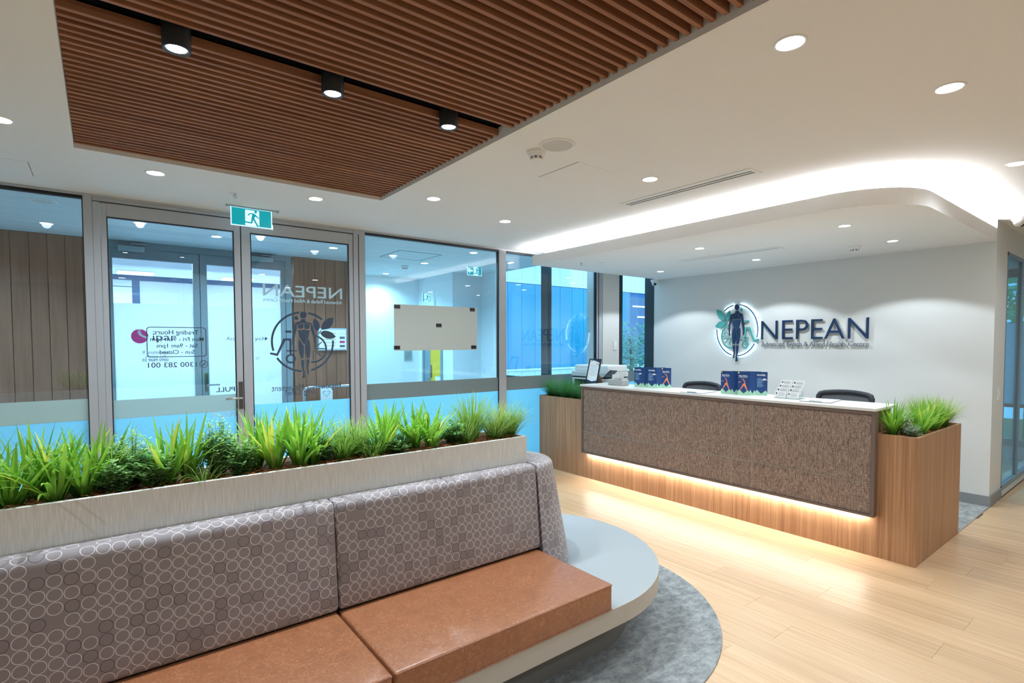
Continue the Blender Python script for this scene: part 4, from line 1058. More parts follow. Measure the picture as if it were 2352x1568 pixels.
# ================================================================== plants
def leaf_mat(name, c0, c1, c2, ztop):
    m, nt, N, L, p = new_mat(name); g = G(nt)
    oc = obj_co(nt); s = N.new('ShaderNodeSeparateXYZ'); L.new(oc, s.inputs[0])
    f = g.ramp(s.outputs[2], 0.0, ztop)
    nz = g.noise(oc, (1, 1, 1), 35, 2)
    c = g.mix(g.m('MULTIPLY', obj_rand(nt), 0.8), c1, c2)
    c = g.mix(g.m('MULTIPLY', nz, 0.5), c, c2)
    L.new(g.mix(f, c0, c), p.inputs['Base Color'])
    p.inputs['Roughness'].default_value = 0.45; p.inputs['Specular IOR Level'].default_value = 0.4
    # a leaf lets some light through
    tr = N.new('ShaderNodeBsdfTranslucent'); L.new(g.mix(f, c0, c), tr.inputs[0])
    mx = N.new('ShaderNodeMixShader'); mx.inputs[0].default_value = 0.4
    out = N['Material Output']; L.new(p.outputs[0], mx.inputs[1]); L.new(tr.outputs[0], mx.inputs[2]); L.new(mx.outputs[0], out.inputs[0])
    MATS[name] = m
    return m
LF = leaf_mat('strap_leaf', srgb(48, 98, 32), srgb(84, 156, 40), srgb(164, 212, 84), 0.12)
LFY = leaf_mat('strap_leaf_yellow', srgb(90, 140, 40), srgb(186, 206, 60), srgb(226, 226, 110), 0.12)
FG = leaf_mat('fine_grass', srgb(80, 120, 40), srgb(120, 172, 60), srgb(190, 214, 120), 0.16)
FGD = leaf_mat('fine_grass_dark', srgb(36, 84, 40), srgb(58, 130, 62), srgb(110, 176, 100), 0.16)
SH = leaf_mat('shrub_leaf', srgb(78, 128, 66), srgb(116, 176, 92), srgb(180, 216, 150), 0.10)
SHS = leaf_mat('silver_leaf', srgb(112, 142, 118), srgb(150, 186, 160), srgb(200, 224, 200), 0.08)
STEM = plain('stem_brown', srgb(104, 106, 58), 0.8)
def blade(m_, base, yaw, lean, L, wd, bend, nseg=6, fold=0.25, flat=1.0):
    "one curved strap leaf added to the builder"
    d = Vector((math.cos(yaw), math.sin(yaw), 0)); s_ = Vector((-math.sin(yaw), math.cos(yaw), 0))
    p = Vector(base); th = lean; b0 = len(m_.v)
    for i in range(nseg + 1):
        t_ = i / nseg
        wv = wd * 0.5 * min(1.0, 0.55 + t_ * 2.2) * (1 - t_ ** 3.2) ** 0.8 + 0.0003
        up = Vector((-d.x * math.sin(th), -d.y * math.sin(th), math.cos(th))) if False else (d * math.cos(th) * -1 + Vector((0, 0, 1)) * math.sin(th))
        nrm = Vector((0, 0, 1)) * math.sin(th) - d * math.cos(th)
        m_.v += [tuple(p - s_ * wv + nrm * fold * wv), tuple(p), tuple(p + s_ * wv + nrm * fold * wv)]
        p = p + (d * math.sin(th) + Vector((0, 0, 1)) * math.cos(th)) * (L / nseg)
        th += bend / nseg
    for i in range(nseg):
        a = b0 + i * 3; m_.f += [(a, a + 1, a + 4, a + 3), (a + 1, a + 2, a + 5, a + 4)]
leaf_bank = []
for k in range(12):
    m_ = MB(); blade(m_, (0, 0, 0), 0, 0.05, 1.0 * 0.27, 0.0095 + 0.0035 * (k % 3), (0.12, 0.35, 0.7, 1.25)[k % 4], 7)
    o = m_.build('leaf', LFY if k in (5, 10) else LF, None, origin=(0, 0, 0), smooth=True); leaf_bank.append(o.data); bpy.data.objects.remove(o)
def strap_plant(x, y, z, h_, n, label, spread=0.5, group='strap leaved plants'):
    t = thing('strap_leaf_plant', (x, y, z), label, 'plant', group)
    for i in range(n):
        a = random.uniform(0, 2 * math.pi); tl = random.uniform(0.02, spread) * (0.6 + 0.4 * random.random())
        k = random.randrange(12)
        if k in (5, 10) and random.random() < 0.5: k = random.choice((0, 1, 4, 8))
        r_ = random.uniform(0.002, 0.022)
        o = link('leaf', leaf_bank[k], t, (x + r_ * math.cos(a), y + 0.6 * r_ * math.sin(a), z - 0.01))
        sc = h_ / 0.27 * random.uniform(0.72, 1.12)
        o.rotation_euler = (0, 0, 0); o.rotation_mode = 'QUATERNION'
        q = Matrix.Rotation(a, 4, 'Z') @ Matrix.Rotation(tl, 4, 'Y') @ Matrix.Rotation(random.uniform(-0.5, 0.5), 4, 'Z')
        o.rotation_quaternion = q.to_quaternion(); o.scale = (random.uniform(0.85, 1.15), random.uniform(0.8, 1.25), sc)
def grass(x, y, z, h_, n, label, mat=FG, spread=0.9, wd=0.0032, rad=0.03, group='fine grass tufts'):
    m_ = MB()
    for i in range(n):
        a = random.uniform(0, 2 * math.pi); r_ = rad * math.sqrt(random.random())
        blade(m_, (x + r_ * math.cos(a), y + r_ * math.sin(a), z - 0.01), a + random.uniform(-0.5, 0.5), random.uniform(0.0, spread) * 0.6, h_ * random.uniform(0.65, 1.15), wd * random.uniform(0.7, 1.3), random.uniform(0.1, spread * 1.5), 5)
    t = m_.build('grass_tuft', mat, None, origin=(x, y, z), smooth=True)
    return tag(t, label, 'plant', group)
def shrub(x, y, z, h_, rx, n, label, mat=SH, ls=0.020, group='small leaved shrubs'):
    t = thing('small_shrub', (x, y, z), label, 'plant', group)
    st, lv = MB(), MB()
    for i in range(n):
        a = random.uniform(0, 2 * math.pi); rr = rx * random.uniform(0.2, 1.0); hh = h_ * random.uniform(0.45, 1.05) * (1.1 - 0.4 * rr / rx)
        tip = Vector((x + rr * math.cos(a), y + rr * 0.8 * math.sin(a), z + hh)); b = Vector((x + 0.01 * math.cos(a), y + 0.01 * math.sin(a), z - 0.01))
        mid = b.lerp(tip, 0.5) + Vector((0, 0, 0.02))
        st.tube([b, mid, tip], [0.0011, 0.0009, 0.0006], 3, False)
        for k in range(18):
            t_ = 0.15 + 0.85 * k / 17
            c = (b.lerp(mid, t_ * 2) if t_ < 0.5 else mid.lerp(tip, t_ * 2 - 1))
            aa = k * 2.4 + random.uniform(-0.4, 0.4); e = random.uniform(-0.1, 0.7)
            d = Vector((math.cos(aa) * math.cos(e), math.sin(aa) * math.cos(e), math.sin(e))); s_ = d.cross(Vector((0, 0, 1))).normalized()
            l_ = ls * random.uniform(0.7, 1.3); w_ = l_ * 0.34; q = len(lv.v)
            lv.v += [tuple(c), tuple(c + d * l_ * 0.5 + s_ * w_), tuple(c + d * l_ + Vector((0, 0, -0.001))), tuple(c + d * l_ * 0.5 - s_ * w_)]
            lv.f.append((q, q + 1, q + 2, q + 3))
    lv.build('foliage', mat, t, origin=(x, y, z), smooth=True); st.build('stems', STEM, t, origin=(x, y, z))
    return t
def mulch(nm, x0, x1, y0, y1, z, n, label):
    m_ = MB()
    for i in range(n):
        c = Vector((random.uniform(x0 + 0.015, x1 - 0.015), random.uniform(y0 + 0.012, y1 - 0.012), z + random.uniform(0, 0.016)))
        a = random.uniform(0, 6.3); l_ = random.uniform(0.012, 0.028); d = Vector((math.cos(a), math.sin(a), random.uniform(-0.25, 0.25))) * l_
        cl = lambda v: Vector((min(max(v.x, x0 + 0.002), x1 - 0.002), min(max(v.y, y0 + 0.002), y1 - 0.002), max(v.z, z)))
        m_.tube([cl(c - d), c + Vector((0, 0, 0.006)), cl(c + d)], 0.0011, 3, False)
    t = m_.build(nm, MULCH, None, smooth=False); t['kind'] = 'stuff'; tag(t, label, 'mulch')
mulch('coir_mulch', PX0 + PT, PX1 - PT, YB - 0.124, YB + 0.124, PZ - 0.022, 2600, 'orange brown coir fibre mulch lying in the bench planter')
def bpx(px): return at(px, 1090, 'y', 2.40).x
zb = PZ - 0.025
ORD = ('first', 'second', 'third', 'fourth', 'fifth', 'sixth', 'seventh', 'eighth', 'ninth', 'tenth', 'eleventh', 'twelfth', 'thirteenth', 'fourteenth', 'fifteenth', 'sixteenth', 'seventeenth', 'eighteenth', 'nineteenth')
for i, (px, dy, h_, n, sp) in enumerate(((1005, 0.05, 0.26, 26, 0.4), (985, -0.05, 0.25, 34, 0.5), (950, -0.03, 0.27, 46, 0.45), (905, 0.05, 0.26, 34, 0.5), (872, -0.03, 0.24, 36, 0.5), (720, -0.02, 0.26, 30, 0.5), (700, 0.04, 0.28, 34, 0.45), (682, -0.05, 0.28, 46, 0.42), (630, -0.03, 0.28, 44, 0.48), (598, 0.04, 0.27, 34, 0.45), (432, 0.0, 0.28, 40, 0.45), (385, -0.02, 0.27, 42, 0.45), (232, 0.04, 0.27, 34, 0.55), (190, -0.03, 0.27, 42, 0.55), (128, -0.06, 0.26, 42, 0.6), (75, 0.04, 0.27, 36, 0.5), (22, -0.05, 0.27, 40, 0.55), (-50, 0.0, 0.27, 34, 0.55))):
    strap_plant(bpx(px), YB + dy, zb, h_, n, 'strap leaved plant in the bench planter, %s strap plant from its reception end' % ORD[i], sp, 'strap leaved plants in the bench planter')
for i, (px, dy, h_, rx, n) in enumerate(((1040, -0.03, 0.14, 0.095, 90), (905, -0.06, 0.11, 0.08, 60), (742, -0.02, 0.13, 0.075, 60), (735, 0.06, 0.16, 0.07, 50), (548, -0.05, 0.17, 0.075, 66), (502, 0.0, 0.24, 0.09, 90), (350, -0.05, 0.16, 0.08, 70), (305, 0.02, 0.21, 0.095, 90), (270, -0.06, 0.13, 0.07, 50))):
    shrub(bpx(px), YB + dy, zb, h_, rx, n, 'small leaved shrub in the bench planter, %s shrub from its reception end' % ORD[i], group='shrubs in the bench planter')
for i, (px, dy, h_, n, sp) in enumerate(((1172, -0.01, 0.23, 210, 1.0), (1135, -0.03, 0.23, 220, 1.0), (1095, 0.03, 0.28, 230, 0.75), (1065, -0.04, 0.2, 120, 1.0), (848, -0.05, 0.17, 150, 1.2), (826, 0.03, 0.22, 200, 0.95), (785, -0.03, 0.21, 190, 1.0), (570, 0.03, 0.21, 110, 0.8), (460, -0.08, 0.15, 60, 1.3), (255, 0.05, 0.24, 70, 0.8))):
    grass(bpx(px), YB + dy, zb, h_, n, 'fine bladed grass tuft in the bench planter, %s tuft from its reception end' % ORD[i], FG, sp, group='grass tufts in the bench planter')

# ================================================================== reception desk
XD = 4.42; DY0, DY1 = 1.15, 5.14; PF = 4.36
desk = thing('reception_desk', (4.9, 3.1, 0), 'long reception desk with woven front panels and oak planter ends', 'reception desk')
bx('front_panel', WOODDESK, (XD, XD + 0.018, DY0, DY1, 0, 0.905), desk, bevel=0.001, seg=1)
bx('carcass', WOODDESK, (XD + 0.02, 4.78, 1.42, 4.33, 0, 1.068), desk)
NP1 = 5.50; NW = 1.402; ZPN = 0.905
near = MB().box(XD + 0.018, NP1, DY0, DY0 + 0.018, 0, ZPN).box(XD + 0.018, NP1, NW - 0.018, NW, 0, ZPN).box(NP1 - 0.018, NP1, DY0 + 0.018, NW - 0.018, 0, ZPN)
near.build('planter_box', WOODDESK, desk, bevel=0.001, seg=1)
FW = 4.345
far = MB().box(XD + 0.018, 4.80, FW, FW + 0.018, 0, ZPN).box(XD + 0.018, 4.80, DY1 - 0.018, DY1, 0, ZPN).box(4.782, 4.80, FW + 0.018, DY1 - 0.018, 0, ZPN)
far.build('planter_box', WOODDESK, desk, bevel=0.001, seg=1)
bx('soil', SOIL, (XD + 0.018, NP1 - 0.018, DY0 + 0.018, NW - 0.018, 0.7, ZPN - 0.035), desk)
bx('soil', SOIL, (XD + 0.018, 4.782, FW + 0.018, DY1 - 0.018, 0.7, ZPN - 0.035), desk)
A0, A1, B0, B1 = 1.389, 4.335, 0.300, 1.068
fr = MB().box(PF, XD, A0, A1, B1 - 0.026, B1).box(PF, XD, A0, A1, B0, B0 + 0.018).box(PF, XD, A0, A0 + 0.026, B0 + 0.018, B1 - 0.026).box(PF, XD, A1 - 0.026, A1, B0 + 0.018, B1 - 0.026)
fr.build('panel_frame', FRAMEB, desk, bevel=0.0015, seg=1)
ys_ = [A0 + 0.026, 2.297, 2.482, A1 - 0.026]; zs_ = [B0 + 0.018, 0.548, B1 - 0.026]
for i in range(3):
    for j in range(2):
        bx('woven_panel', WEAVE, (PF + 0.010, XD, ys_[i] + 0.002, ys_[i + 1] - 0.002, zs_[j] + 0.002, zs_[j + 1] - 0.002), desk, bevel=0.001, seg=1)
for yy in ys_[1:3]: bx('metal_strip', METALT, (PF + 0.008, PF + 0.03, yy - 0.002, yy + 0.002, zs_[0], zs_[2]), desk)
bx('metal_strip', METALT, (PF + 0.008, PF + 0.03, ys_[0], ys_[3], zs_[1] - 0.002, zs_[1] + 0.002), desk)
bx('kick_light', emitter('desk_led', (1.0, 0.94, 0.85), E_DESK), (4.388, 4.404, A0 + 0.06, A1 - 0.06, B0 - 0.006, B0), desk)
bx('countertop', COUNTER, (4.352, 4.80, 1.386, 4.345, 1.069, 1.09), desk, bevel=0.0015, seg=1)
bx('worktop', COUNTER, (4.80, 5.42, 1.42, 4.33, 0.72, 0.745), desk)
for yy in (1.43, 2.85, 4.28): bx('worktop_support', WOODDESK, (4.80, 5.36, yy, yy + 0.03, 0, 0.72), desk)

# planting in the desk ends
mulch('coir_mulch', XD + 0.02, NP1 - 0.02, DY0 + 0.02, NW - 0.02, ZPN - 0.035, 700, 'orange brown coir fibre mulch in the near desk planter')
mulch('coir_mulch', XD + 0.02, 4.78, FW + 0.02, DY1 - 0.02, ZPN - 0.035, 350, 'coir fibre mulch in the desk planter by the glass wall')
zn = ZPN - 0.03
for i, (x, y, h_, n, sp) in enumerate(((4.52, 1.33, 0.28, 40, 0.42), (4.62, 1.36, 0.26, 24, 0.4), (4.74, 1.22, 0.25, 40, 0.55), (4.88, 1.25, 0.26, 44, 0.55), (5.04, 1.22, 0.26, 40, 0.55))): strap_plant(x, y, zn, h_, n, 'strap leaved plant in the corridor end desk planter, %s from the counter' % ORD[i], sp, 'strap leaved plants in the near desk planter')
shrub(4.53, 1.215, zn, 0.12, 0.085, 70, 'silver green shrub at the corner of the near desk planter', SHS, 0.010, None)
shrub(4.66, 1.30, zn, 0.20, 0.08, 50, 'bright green leafy shrub in the near desk planter', SH, 0.011, None)
for i, (x, y, h_, sp) in enumerate(((5.12, 1.33, 0.28, 0.7), (5.2, 1.27, 0.28, 0.85), (5.3, 1.23, 0.27, 1.0), (5.39, 1.27, 0.26, 1.0))): grass(x, y, zn, h_, 200, 'yellow green grass tuft in the corridor end desk planter, %s from the counter' % ORD[i], FG, sp, group='grass tufts in the near desk planter')
for i, (x, y, h_, sp) in enumerate(((4.50, 4.46, 0.22, 1.0), (4.52, 4.60, 0.22, 1.0), (4.66, 4.64, 0.25, 0.8), (4.50, 4.76, 0.24, 1.0), (4.64, 4.85, 0.28, 0.7), (4.53, 4.91, 0.26, 1.0), (4.52, 5.03, 0.28, 0.9))):
    grass(x, y, zn, h_, 190, 'dark green grass tuft in the desk planter by the glass, %s from the counter' % ORD[i], FGD, sp, 0.004, group='grass tufts in the far desk planter')

# ================================================================== things on the desk
ZT = 1.0905
# certificate frame on an easel back
c = thing('certificate_frame', (4.62, 4.42, ZT), 'black framed certificate leaning on its easel at the far end of the counter', 'picture frame')
fa, fb = Vector((4.585, 4.485, ZT)), Vector((4.60, 4.31, ZT)); lean = Vector((0.075, 0.0, 0.285))
ud = (fb - fa).normalized(); W_, H_ = (fb - fa).length, lean.length; vd = lean.normalized(); nd = ud.cross(vd).normalized()
if nd.x > 0: nd = -nd
ffn = lambda u, v, w_: tuple(fa + ud * u + vd * v + nd * w_)
rect = lambda nm, u0, u1, v0, v1, w0, w1, m, par: MB().prism([(u0, v0), (u1, v0), (u1, v1), (u0, v1)], ffn, w0, w1).build(nm, m, par)
b_ = 0.013
for (u0, u1, v0, v1) in ((0, W_, 0, b_), (0, W_, H_ - b_, H_), (0, b_, b_, H_ - b_), (W_ - b_, W_, b_, H_ - b_)): rect('frame_side', u0, u1, v0, v1, -0.008, 0.006, BLACK, c)
pg = rect('certificate', b_, W_ - b_, b_, H_ - b_, -0.004, 0.001, PAPER, c)
MB().prism([(b_, H_ - b_ - 0.02), (W_ * 0.35, H_ - b_), (W_ - b_, H_ - b_), (W_ - b_, H_ - b_ - 0.035), (W_ * 0.7, H_ - b_ - 0.02), (W_ * 0.4, H_ - b_ - 0.006)], ffn, 0.001, 0.0015).build('wave_print', NAVY, pg)
MB().prism([(W_ * 0.55, H_ - b_ - 0.035), (W_ - b_, H_ - b_ - 0.05), (W_ - b_, H_ - b_ - 0.075), (W_ * 0.8, H_ - b_ - 0.06)], ffn, 0.001, 0.0015).build('wave_print', plain('gold_print', srgb(226, 160, 80), 0.6), pg)
MB().prism([(b_, b_), (W_ - b_, b_), (W_ - b_, b_ + 0.022), (W_ * 0.5, b_ + 0.008), (b_, b_ + 0.03)], ffn, 0.001, 0.0015).build('wave_print', NAVY, pg)
for i in range(9): rect('text_line', W_ * (0.2 if i % 3 else 0.3), W_ * (0.8 if i % 3 else 0.7), H_ * (0.3 + 0.055 * i), H_ * (0.308 + 0.055 * i), 0.001, 0.0014, GREYTX, pg)
mid = fa + ud * (W_ / 2)
MB().prism([(-0.03, 0.0), (0.03, 0.0), (0.018, 0.2), (-0.018, 0.2)], lambda u, v, w_: tuple(mid + ud * u + Vector((0.145, -0.01, 0)) * (1 - v / 0.2) + (vd * 0.19) * (v / 0.2) + Vector((0.012, 0, 0)) * 1 + Vector((w_, 0, 0))), 0, 0.004).build('easel_leg', plain('mdf_brown', srgb(150, 112, 86), 0.8), c)
# tissue box
c = thing('tissue_box', (4.62, 3.98, ZT), 'grey tissue box with a white tissue pulled up', 'tissue box')
MB().box(4.53, 4.65, 3.87, 4.08, ZT, ZT + 0.062).build('box', plain('tissue_grey', srgb(172, 172, 168), 0.5), c, bevel=0.008)
bx('slot', BLACK, (4.57, 4.61, 3.92, 4.03, ZT + 0.062, ZT + 0.0625), c)
m_ = MB(); n = 14
for i in range(n + 1):
    t_ = i / n; yy = 3.925 + 0.1 * t_
    for k, (zz, sp) in enumerate(((0.055, 0.3), (0.09, 1.0), (0.128 - 0.02 * abs(t_ - 0.4), 1.2))):
        m_.v.append((4.59 + 0.016 * sp * math.sin(t_ * 9 + k), yy + (t_ - 0.5) * 0.03 * k, ZT + zz))
for i in range(n):
    for k in range(2): m_.f.append((i * 3 + k, (i + 1) * 3 + k, (i + 1) * 3 + k + 1, i * 3 + k + 1))
m_.build('tissue', PAPER, c, smooth=True)
c = thing('card_box', (4.70, 4.13, ZT), 'small cream card box behind the tissue box', 'box')
MB().box(4.68, 4.74, 4.05, 4.15, ZT, ZT + 0.085).build('box', plain('cream_card', srgb(226, 222, 200), 0.7), c, bevel=0.002, seg=1)
bx('lid_seam', GREYTX, (4.6795, 4.68, 4.055, 4.145, ZT + 0.07, ZT + 0.0715), c)

# folded brochures
BNAVY = plain('brochure_navy', srgb(22, 66, 122), 0.4); BGREEN = plain('brochure_green', srgb(170, 220, 190), 0.5); BOR = plain('brochure_orange', srgb(244, 140, 76), 0.5); BSKIN = plain('brochure_skin', srgb(226, 130, 120), 0.5)
def brochure(x, y, turn, label, group, cover):
    t = thing('brochure', (x, y, ZT), label, 'brochure', group)
    H_ = 0.212; W_ = 0.099
    d1 = Vector((math.sin(R(turn)), -math.cos(R(turn)), 0)); d2 = Vector((math.sin(R(turn + 38)), -math.cos(R(turn + 38)), 0))
    p0 = Vector((x, y, ZT)); p1 = p0 + d1 * W_
    d3 = Vector((math.sin(R(turn + 4)), -math.cos(R(turn + 4)), 0)); p2 = p1 + d2 * W_ * 0.55
    for q, (pp, dd, wd_) in enumerate(((p0, d1, W_), (p1, d2, W_ * 0.55), (p2, d3, W_))):
        nn = dd.cross(Vector((0, 0, 1))); nn = nn if nn.x < 0 else -nn
        fn = lambda u, v, w_, pp=pp, dd=dd, nn=nn: tuple(pp + dd * u + Vector((0, 0, v)) + nn * w_)
        pan = MB().prism([(0, 0), (wd_, 0), (wd_, H_), (0, H_)], fn, 0, 0.0008).build('panel', BNAVY, t)
        hill = [(0, 0), (wd_, 0), (wd_, 0.028), (wd_ * 0.85, 0.046), (wd_ * 0.68, 0.03), (wd_ * 0.5, 0.016), (wd_ * 0.3, 0.034), (wd_ * 0.15, 0.05), (0, 0.034)]
        MB().prism(hill, fn, 0.0008, 0.0012).build('hill_print', BGREEN, pan)
        if q == 1: continue
        if q == (0 if cover else 2):
            text_mesh('title', 'What WE Do', 0.02, 0.0004, PAPER, lambda u, v, w_, fn=fn: fn(0.008 + u, 0.166 + v, 0.0008 + w_), pan, width=0.075, bold=0.0006)
            MB().prism([(0.008, 0.158), (0.08, 0.158), (0.08, 0.160), (0.008, 0.160)], fn, 0.0008, 0.0012).build('rule_print', PAPER, pan)
            MB().prism([(0.012, 0.040), (0.020, 0.040), (0.052, 0.086), (0.078, 0.040), (0.086, 0.040), (0.064, 0.104), (0.046, 0.104)], fn, 0.0012, 0.0015).build('figure_print', BSKIN, pan)
            MB().prism([(0.034, 0.070), (0.052, 0.086), (0.066, 0.074), (0.064, 0.106), (0.046, 0.106)], fn, 0.0015, 0.0017).build('figure_print', BOR, pan)
            MB().prism([(0.058, 0.104), (0.066, 0.104), (0.056, 0.138), (0.036, 0.150), (0.034, 0.144), (0.050, 0.130)], fn, 0.0012, 0.0015).build('figure_print', BSKIN, pan)
            MB().prism([(0.004, 0.112), (0.030, 0.118), (0.030, 0.124), (0.004, 0.119)], fn, 0.0012, 0.0015).build('figure_print', BSKIN, pan)
            MB().prism([(0.002, 0.196), (0.014, 0.196), (0.014, 0.21), (0.002, 0.21)], fn, 0.0012, 0.0015).build('badge_print', plain('badge_yellow', srgb(236, 206, 120), 0.5), pan)
        else:
            text_mesh('title', 'WE OFFER..', 0.02, 0.0004, PAPER, lambda u, v, w_, fn=fn: fn(0.012 + u, 0.176 + v, 0.0008 + w_), pan, width=0.075, bold=0.0006)
            for i in range(9):
                z_ = 0.150 - i * 0.009; MB().prism([(0.014, z_), (0.05 + 0.03 * ((i * 7) % 5) / 5, z_), (0.05 + 0.03 * ((i * 7) % 5) / 5, z_ + 0.003), (0.014, z_ + 0.003)], fn, 0.0008, 0.0011).build('text_line', plain('pale_blue_ink', srgb(150, 190, 220), 0.6), pan)
            MB().prism([(0.052, 0.138), (0.094, 0.138), (0.092, 0.146), (0.082, 0.148), (0.078, 0.154), (0.068, 0.152), (0.062, 0.146)], fn, 0.0012, 0.0014).build('cloud_print', PAPER, pan)
for k, (y, x) in enumerate(((3.735, 4.575), (3.66, 4.625), (3.56, 4.57))): brochure(x, y, (4, 14, 20)[k], 'navy folded brochure standing by the tissue box, %s from it' % ORD[k], 'brochures beside the tissue box', False)
for k, (y, x) in enumerate(((2.545, 4.565), (2.63, 4.62), (2.72, 4.58))): brochure(x, y, (20, 12, 4)[k], 'navy folded brochure standing by the business card holder, %s from it' % ORD[k], 'brochures beside the card holder', True)

# business cards in a stepped acrylic holder
hx0, hy0 = 4.55, 2.11
c = thing('card_holder', (hx0 + 0.07, hy0, ZT), 'clear stepped acrylic holder full of white business cards', 'card holder')
for k in range(4):
    x_ = hx0 + 0.035 * k; z_ = ZT + 0.008 + 0.030 * k
    bx('step', ACRYL, (x_, x_ + 0.004, hy0 - 0.105, hy0 + 0.105, ZT, z_ + 0.016), c)
bx('base', ACRYL, (hx0, hx0 + 0.15, hy0 - 0.105, hy0 + 0.105, ZT, ZT + 0.003), c)
for k in range(4):
    for j in range(2):
        x_ = hx0 + 0.006 + 0.035 * k; z_ = ZT + 0.006 + 0.030 * k; yc_ = hy0 + (0.052 if j else -0.052)
        s_ = thing('business_card_stack', (x_ + 0.01, yc_, z_), 'white business cards on the %s step of the acrylic holder, %s column' % (('lowest', 'second', 'third', 'top')[k], 'brochure side' if j else 'clipboard side'), 'business cards', 'cards in the acrylic holder')
        fn = lambda u, v, w_: (x_ + 0.006 + 0.22 * v - w_, yc_ - u, z_ + v)
        MB().prism([(-0.045, 0), (0.045, 0), (0.045, 0.052), (-0.045, 0.052)], fn, -0.006, 0.001).build('cards', PAPER, s_)
        for i in range(3): MB().prism([(-0.02, 0.040 - i * 0.009), (0.034, 0.040 - i * 0.009), (0.034, 0.042 - i * 0.009), (-0.02, 0.042 - i * 0.009)], fn, 0.001, 0.0014).build('print_line', GREYTX, s_)
        MB().prism([(-0.038, 0.028), (-0.028, 0.028), (-0.028, 0.042), (-0.038, 0.042)], fn, 0.001, 0.0014).build('card_logo', NAVY, s_)
# papers and clipboards lying flat
def sheet(x, y, rz, lab, wd=0.21, ln=0.297, board=False):
    t = thing('clipboard' if board else 'paper_sheet', (x, y, ZT), lab, 'clipboard' if board else 'paper')
    ca, sa = math.cos(R(rz)), math.sin(R(rz))
    fn = lambda u, v, w_: (x + ca * u - sa * v, y + sa * u + ca * v, ZT + w_)
    z_ = 0.0
    if board:
        MB().prism([(-wd / 2 - 0.008, -ln / 2 - 0.008), (wd / 2 + 0.008, -ln / 2 - 0.008), (wd / 2 + 0.008, ln / 2 + 0.02), (-wd / 2 - 0.008, ln / 2 + 0.02)], fn, 0, 0.003).build('board', plain('clip_grey', srgb(110, 114, 120), 0.5), t); z_ = 0.003
        MB().prism([(-0.05, ln / 2 - 0.005), (0.05, ln / 2 - 0.005), (0.04, ln / 2 + 0.018), (-0.04, ln / 2 + 0.018)], fn, 0.003, 0.011).build('clip', CHROME, t)
    MB().prism([(-wd / 2, -ln / 2), (wd / 2, -ln / 2), (wd / 2, ln / 2), (-wd / 2, ln / 2)], fn, z_, z_ + 0.0012).build('sheet', PAPER, t)
    for i in range(8): MB().prism([(-wd * 0.38, ln * (0.3 - 0.08 * i)), (wd * (0.38 if i % 3 else 0.1), ln * (0.3 - 0.08 * i)), (wd * (0.38 if i % 3 else 0.1), ln * (0.3 - 0.08 * i) + 0.003), (-wd * 0.38, ln * (0.3 - 0.08 * i) + 0.003)], fn, z_ + 0.0012, z_ + 0.0015).build('print_line', GREYTX, t)
sheet(4.64, 3.26, 84, 'white form lying on the counter between the two brochure stands')
sheet(4.56, 2.93, 95, 'clipboard with white form beside the brochures in the middle of the counter', board=True)
sheet(4.66, 2.32, 82, 'white sheet lying between the brochures and card holder')
sheet(4.62, 1.86, 97, 'clipboard with white form lying on the corridor side of the card holder', board=True)

# multifunction printer on a cabinet behind the planter
c = thing('printer_cabinet', (5.15, 4.75, 0), 'white cabinet carrying the printer behind the far desk planter', 'cabinet')
bx('body', WHITE, (4.83, 5.42, 4.42, 5.08, 0.01, 0.74), c, bevel=0.003, seg=1); bx('door', COUNTER, (5.42, 5.435, 4.43, 5.07, 0.05, 0.72), c); bx('handle', CHROME, (5.435, 5.45, 4.46, 4.475, 0.5, 0.64), c)
PGR = plain('printer_grey', srgb(206, 210, 212), 0.45)
c = thing('printer', (5.1, 4.76, 0.742), 'pale grey multifunction printer behind the far desk planter', 'printer')
bx('base', PGR, (4.90, 5.32, 4.45, 5.04, 0.742, 1.12), c, bevel=0.01); bx('paper_tray', plain('tray_grey', srgb(160, 164, 168), 0.5), (4.885, 4.90, 4.50, 5.0, 0.78, 0.90), c, bevel=0.003)
bx('output_slot', BLACK, (4.892, 4.902, 4.50, 4.98, 1.02, 1.10), c)
bx('scanner', PGR, (4.90, 5.32, 4.44, 5.05, 1.135, 1.20), c, bevel=0.008); bx('gap', BLACK, (4.905, 5.31, 4.46, 5.03, 1.12, 1.135), c)
bx('document_feeder', plain('feeder_grey', srgb(224, 228, 230), 0.45), (4.93, 5.30, 4.44, 5.02, 1.20, 1.283), c, bevel=0.014)
MB().prism([(-0.07, 0.0), (0.07, 0.0), (0.07, 0.02), (-0.07, 0.02)], lambda u, v, w_: (4.90 - 0.05 + w_ * 0.9, 4.38 + u * 0.8, 1.14 + v * 0.6 + w_ * 0.6), 0, 0.13).build('control_panel', BLACK, c)
c = thing('desk_phone', (4.97, 4.15, 0.745), 'dark desk phone with raised screen behind the counter', 'phone')
MB().prism([(0, 0), (0.2, 0), (0.2, 0.10), (0.16, 0.12)], lambda u, v, w_: (4.88 + u, 4.05 + w_, 0.745 + v), 0, 0.19).build('base', BLACK, c, bevel=0.004)
MB().tube([(4.92, 4.21, 0.80), (5.0, 4.215, 0.85), (5.08, 4.21, 0.86)], [0.022, 0.015, 0.022], 10).build('handset', BLACK, c)
MB().prism([(0, 0), (0.02, 0), (0.07, 0.13), (0.05, 0.13)], lambda u, v, w_: (5.02 + u, 4.07 + w_, 0.85 + v), 0, 0.12).build('screen', BLACK, c)
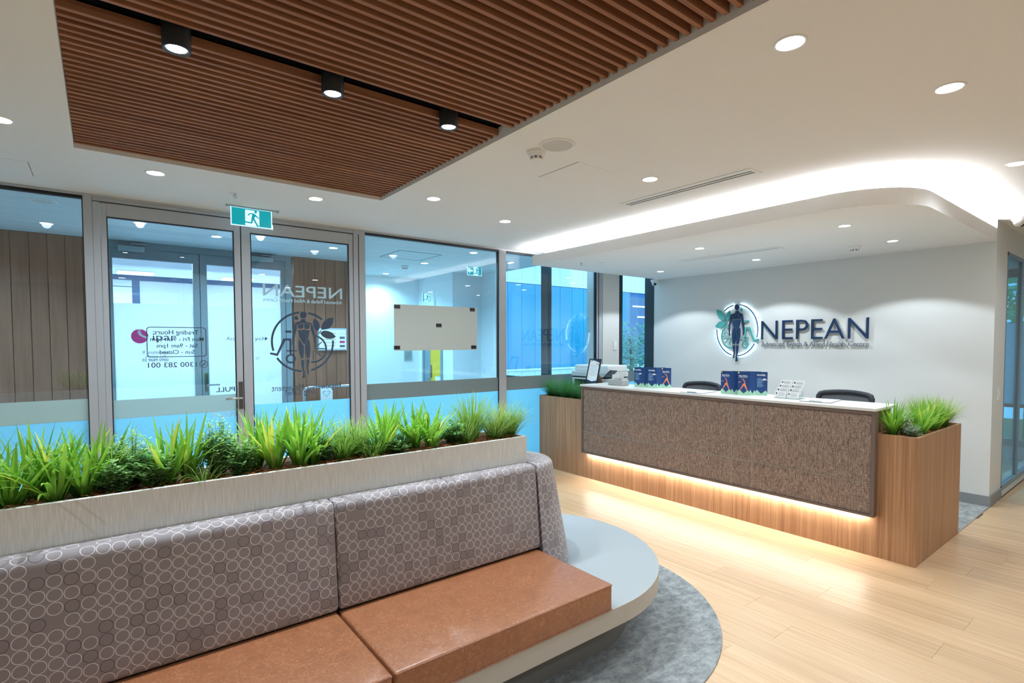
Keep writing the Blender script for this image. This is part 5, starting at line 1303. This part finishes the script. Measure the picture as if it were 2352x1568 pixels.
# ---- office chairs
MESHF = plain('chair_mesh', srgb(92, 96, 102), 0.8, noise=0.3, nscale=600); CHB = plain('chair_black', srgb(30, 34, 42), 0.6)
def office_chair(x, y, label):
    t = thing('office_chair', (x, y, 0.003), label, 'office chair')
    zt_, zb_, hw = 1.085, 0.56, 0.235
    def bp(s_, v):                                             # back surface, s_ across -1..1, v 0..1 up
        return Vector((x + 0.26 + 0.05 * v - 0.05 * (1 - s_ * s_) * 0.0 - 0.06 * s_ * s_, y + hw * s_ * (0.86 + 0.14 * v), zb_ + (zt_ - zb_ - 0.022 * s_ * s_) * v))
    outer = [bp(-1, i / 6) for i in range(6)]
    ring = [(-1, v / 6) for v in range(0, 6)] + [(-0.985, 0.95), (-0.93, 0.99)] + [(-0.8 + 1.6 * i / 10, 1.0) for i in range(11)] + [(0.93, 0.99), (0.985, 0.95)] + [(1, v / 6) for v in range(5, -1, -1)] + [(0.8 - 1.6 * i / 6, 0.0) for i in range(7)]
    pts = [bp(a, b) for a, b in ring]; pts.append(pts[0])
    MB().tube(pts, 0.024, 10, False).build('back_frame', CHB, t)
    m_ = MB(); n = 10
    for i in range(n + 1):
        for j in range(n + 1): m_.v.append(tuple(bp(-0.97 + 1.94 * i / n, 0.01 + 0.96 * j / n)))
    for i in range(n):
        for j in range(n): m_.f.append((i * (n + 1) + j, (i + 1) * (n + 1) + j, (i + 1) * (n + 1) + j + 1, i * (n + 1) + j + 1))
    m_.build('back_mesh', MESHF, t, smooth=True)
    MB().box(x - 0.25, x + 0.23, y - 0.24, y + 0.24, 0.44, 0.52).build('seat', CHB, t, bevel=0.03, seg=4, smooth=True)
    MB().tube([(x + 0.05, y, 0.43), (x + 0.22, y, 0.42), (x + 0.31, y, 0.47), (x + 0.32, y, 0.75)], 0.022, 8).build('back_support', CHB, t)
    MB().tube([(x, y, 0.09), (x, y, 0.28), (x, y, 0.44)], [0.03, 0.026, 0.018], 12).build('gas_column', BLACK, t)
    for k in range(5):
        a = 2 * math.pi * k / 5 + 0.3; e = Vector((x + 0.29 * math.cos(a), y + 0.29 * math.sin(a), 0.075))
        l_ = MB().tube([(x, y, 0.115), (x + 0.15 * math.cos(a), y + 0.15 * math.sin(a), 0.10), e], [0.026, 0.02, 0.015], 8).build('base_arm', CHB, t)
        s_ = Vector((-math.sin(a), math.cos(a), 0)) * 0.02
        MB().tube([e - s_ + Vector((0, 0, -0.044)), e + s_ + Vector((0, 0, -0.044))], 0.027, 14).build('castor', BLACK, l_)
office_chair(5.36, 3.58, 'dark mesh backed office chair behind the forms on the counter')
office_chair(5.36, 2.05, 'dark mesh backed office chair behind the card holder')

# ---- greenery outside
def tree(x, y, z0, h_, r_, n, label, mat):
    t = thing('tree', (x, y, z0), label, 'tree')
    MB().tube([(x, y, z0), (x + 0.05, y, z0 + h_ * 0.4), (x, y + 0.05, z0 + h_ * 0.8)], [0.09, 0.07, 0.03], 8).build('trunk', STEM, t)
    lv = MB()
    for i in range(n):
        a, b, q = random.uniform(0, 6.283), random.uniform(-0.7, 1.0), random.random() ** 0.4
        c = Vector((x + r_ * q * math.cos(a) * math.sqrt(max(0, 1 - b * b * 0.6)), y + r_ * q * math.sin(a) * math.sqrt(max(0, 1 - b * b * 0.6)), z0 + h_ * 0.62 + h_ * 0.38 * b * q))
        d = Vector((random.gauss(0, 1), random.gauss(0, 1), random.gauss(0, 0.6))).normalized(); s_ = d.orthogonal().normalized(); l_ = random.uniform(0.10, 0.2); k = len(lv.v)
        lv.v += [tuple(c), tuple(c + d * l_ * 0.5 + s_ * l_ * 0.3), tuple(c + d * l_), tuple(c + d * l_ * 0.5 - s_ * l_ * 0.3)]; lv.f.append((k, k + 1, k + 2, k + 3))
    lv.build('foliage', mat, t, origin=(x, y, z0))
TREEL = plain('tree_leaf', srgb(96, 190, 130), 0.6)
struct(bx('ground_garden', plain('garden_ground', srgb(90, 120, 80), 0.9), (10.95, 24, -4, 5.4, -1.2, -1.0)))
for i, (x, y, r_) in enumerate(((13.8, 1.9, 1.5), (14.2, 5.6, 1.5), (14.0, -1.9, 1.5))):
    tree(x, y, -1.0, 5.2, r_, 2600, ('leafy green tree straight outside the side office window', 'leafy green tree standing left behind the side office window', 'leafy green tree standing right behind the side office window')[i], TREEL)
tree(15.6, 12.9, -1.0, 3.4, 0.8, 900, 'small tree in the courtyard before the building window', plain('tree_leaf_blue', srgb(90, 150, 130), 0.6))
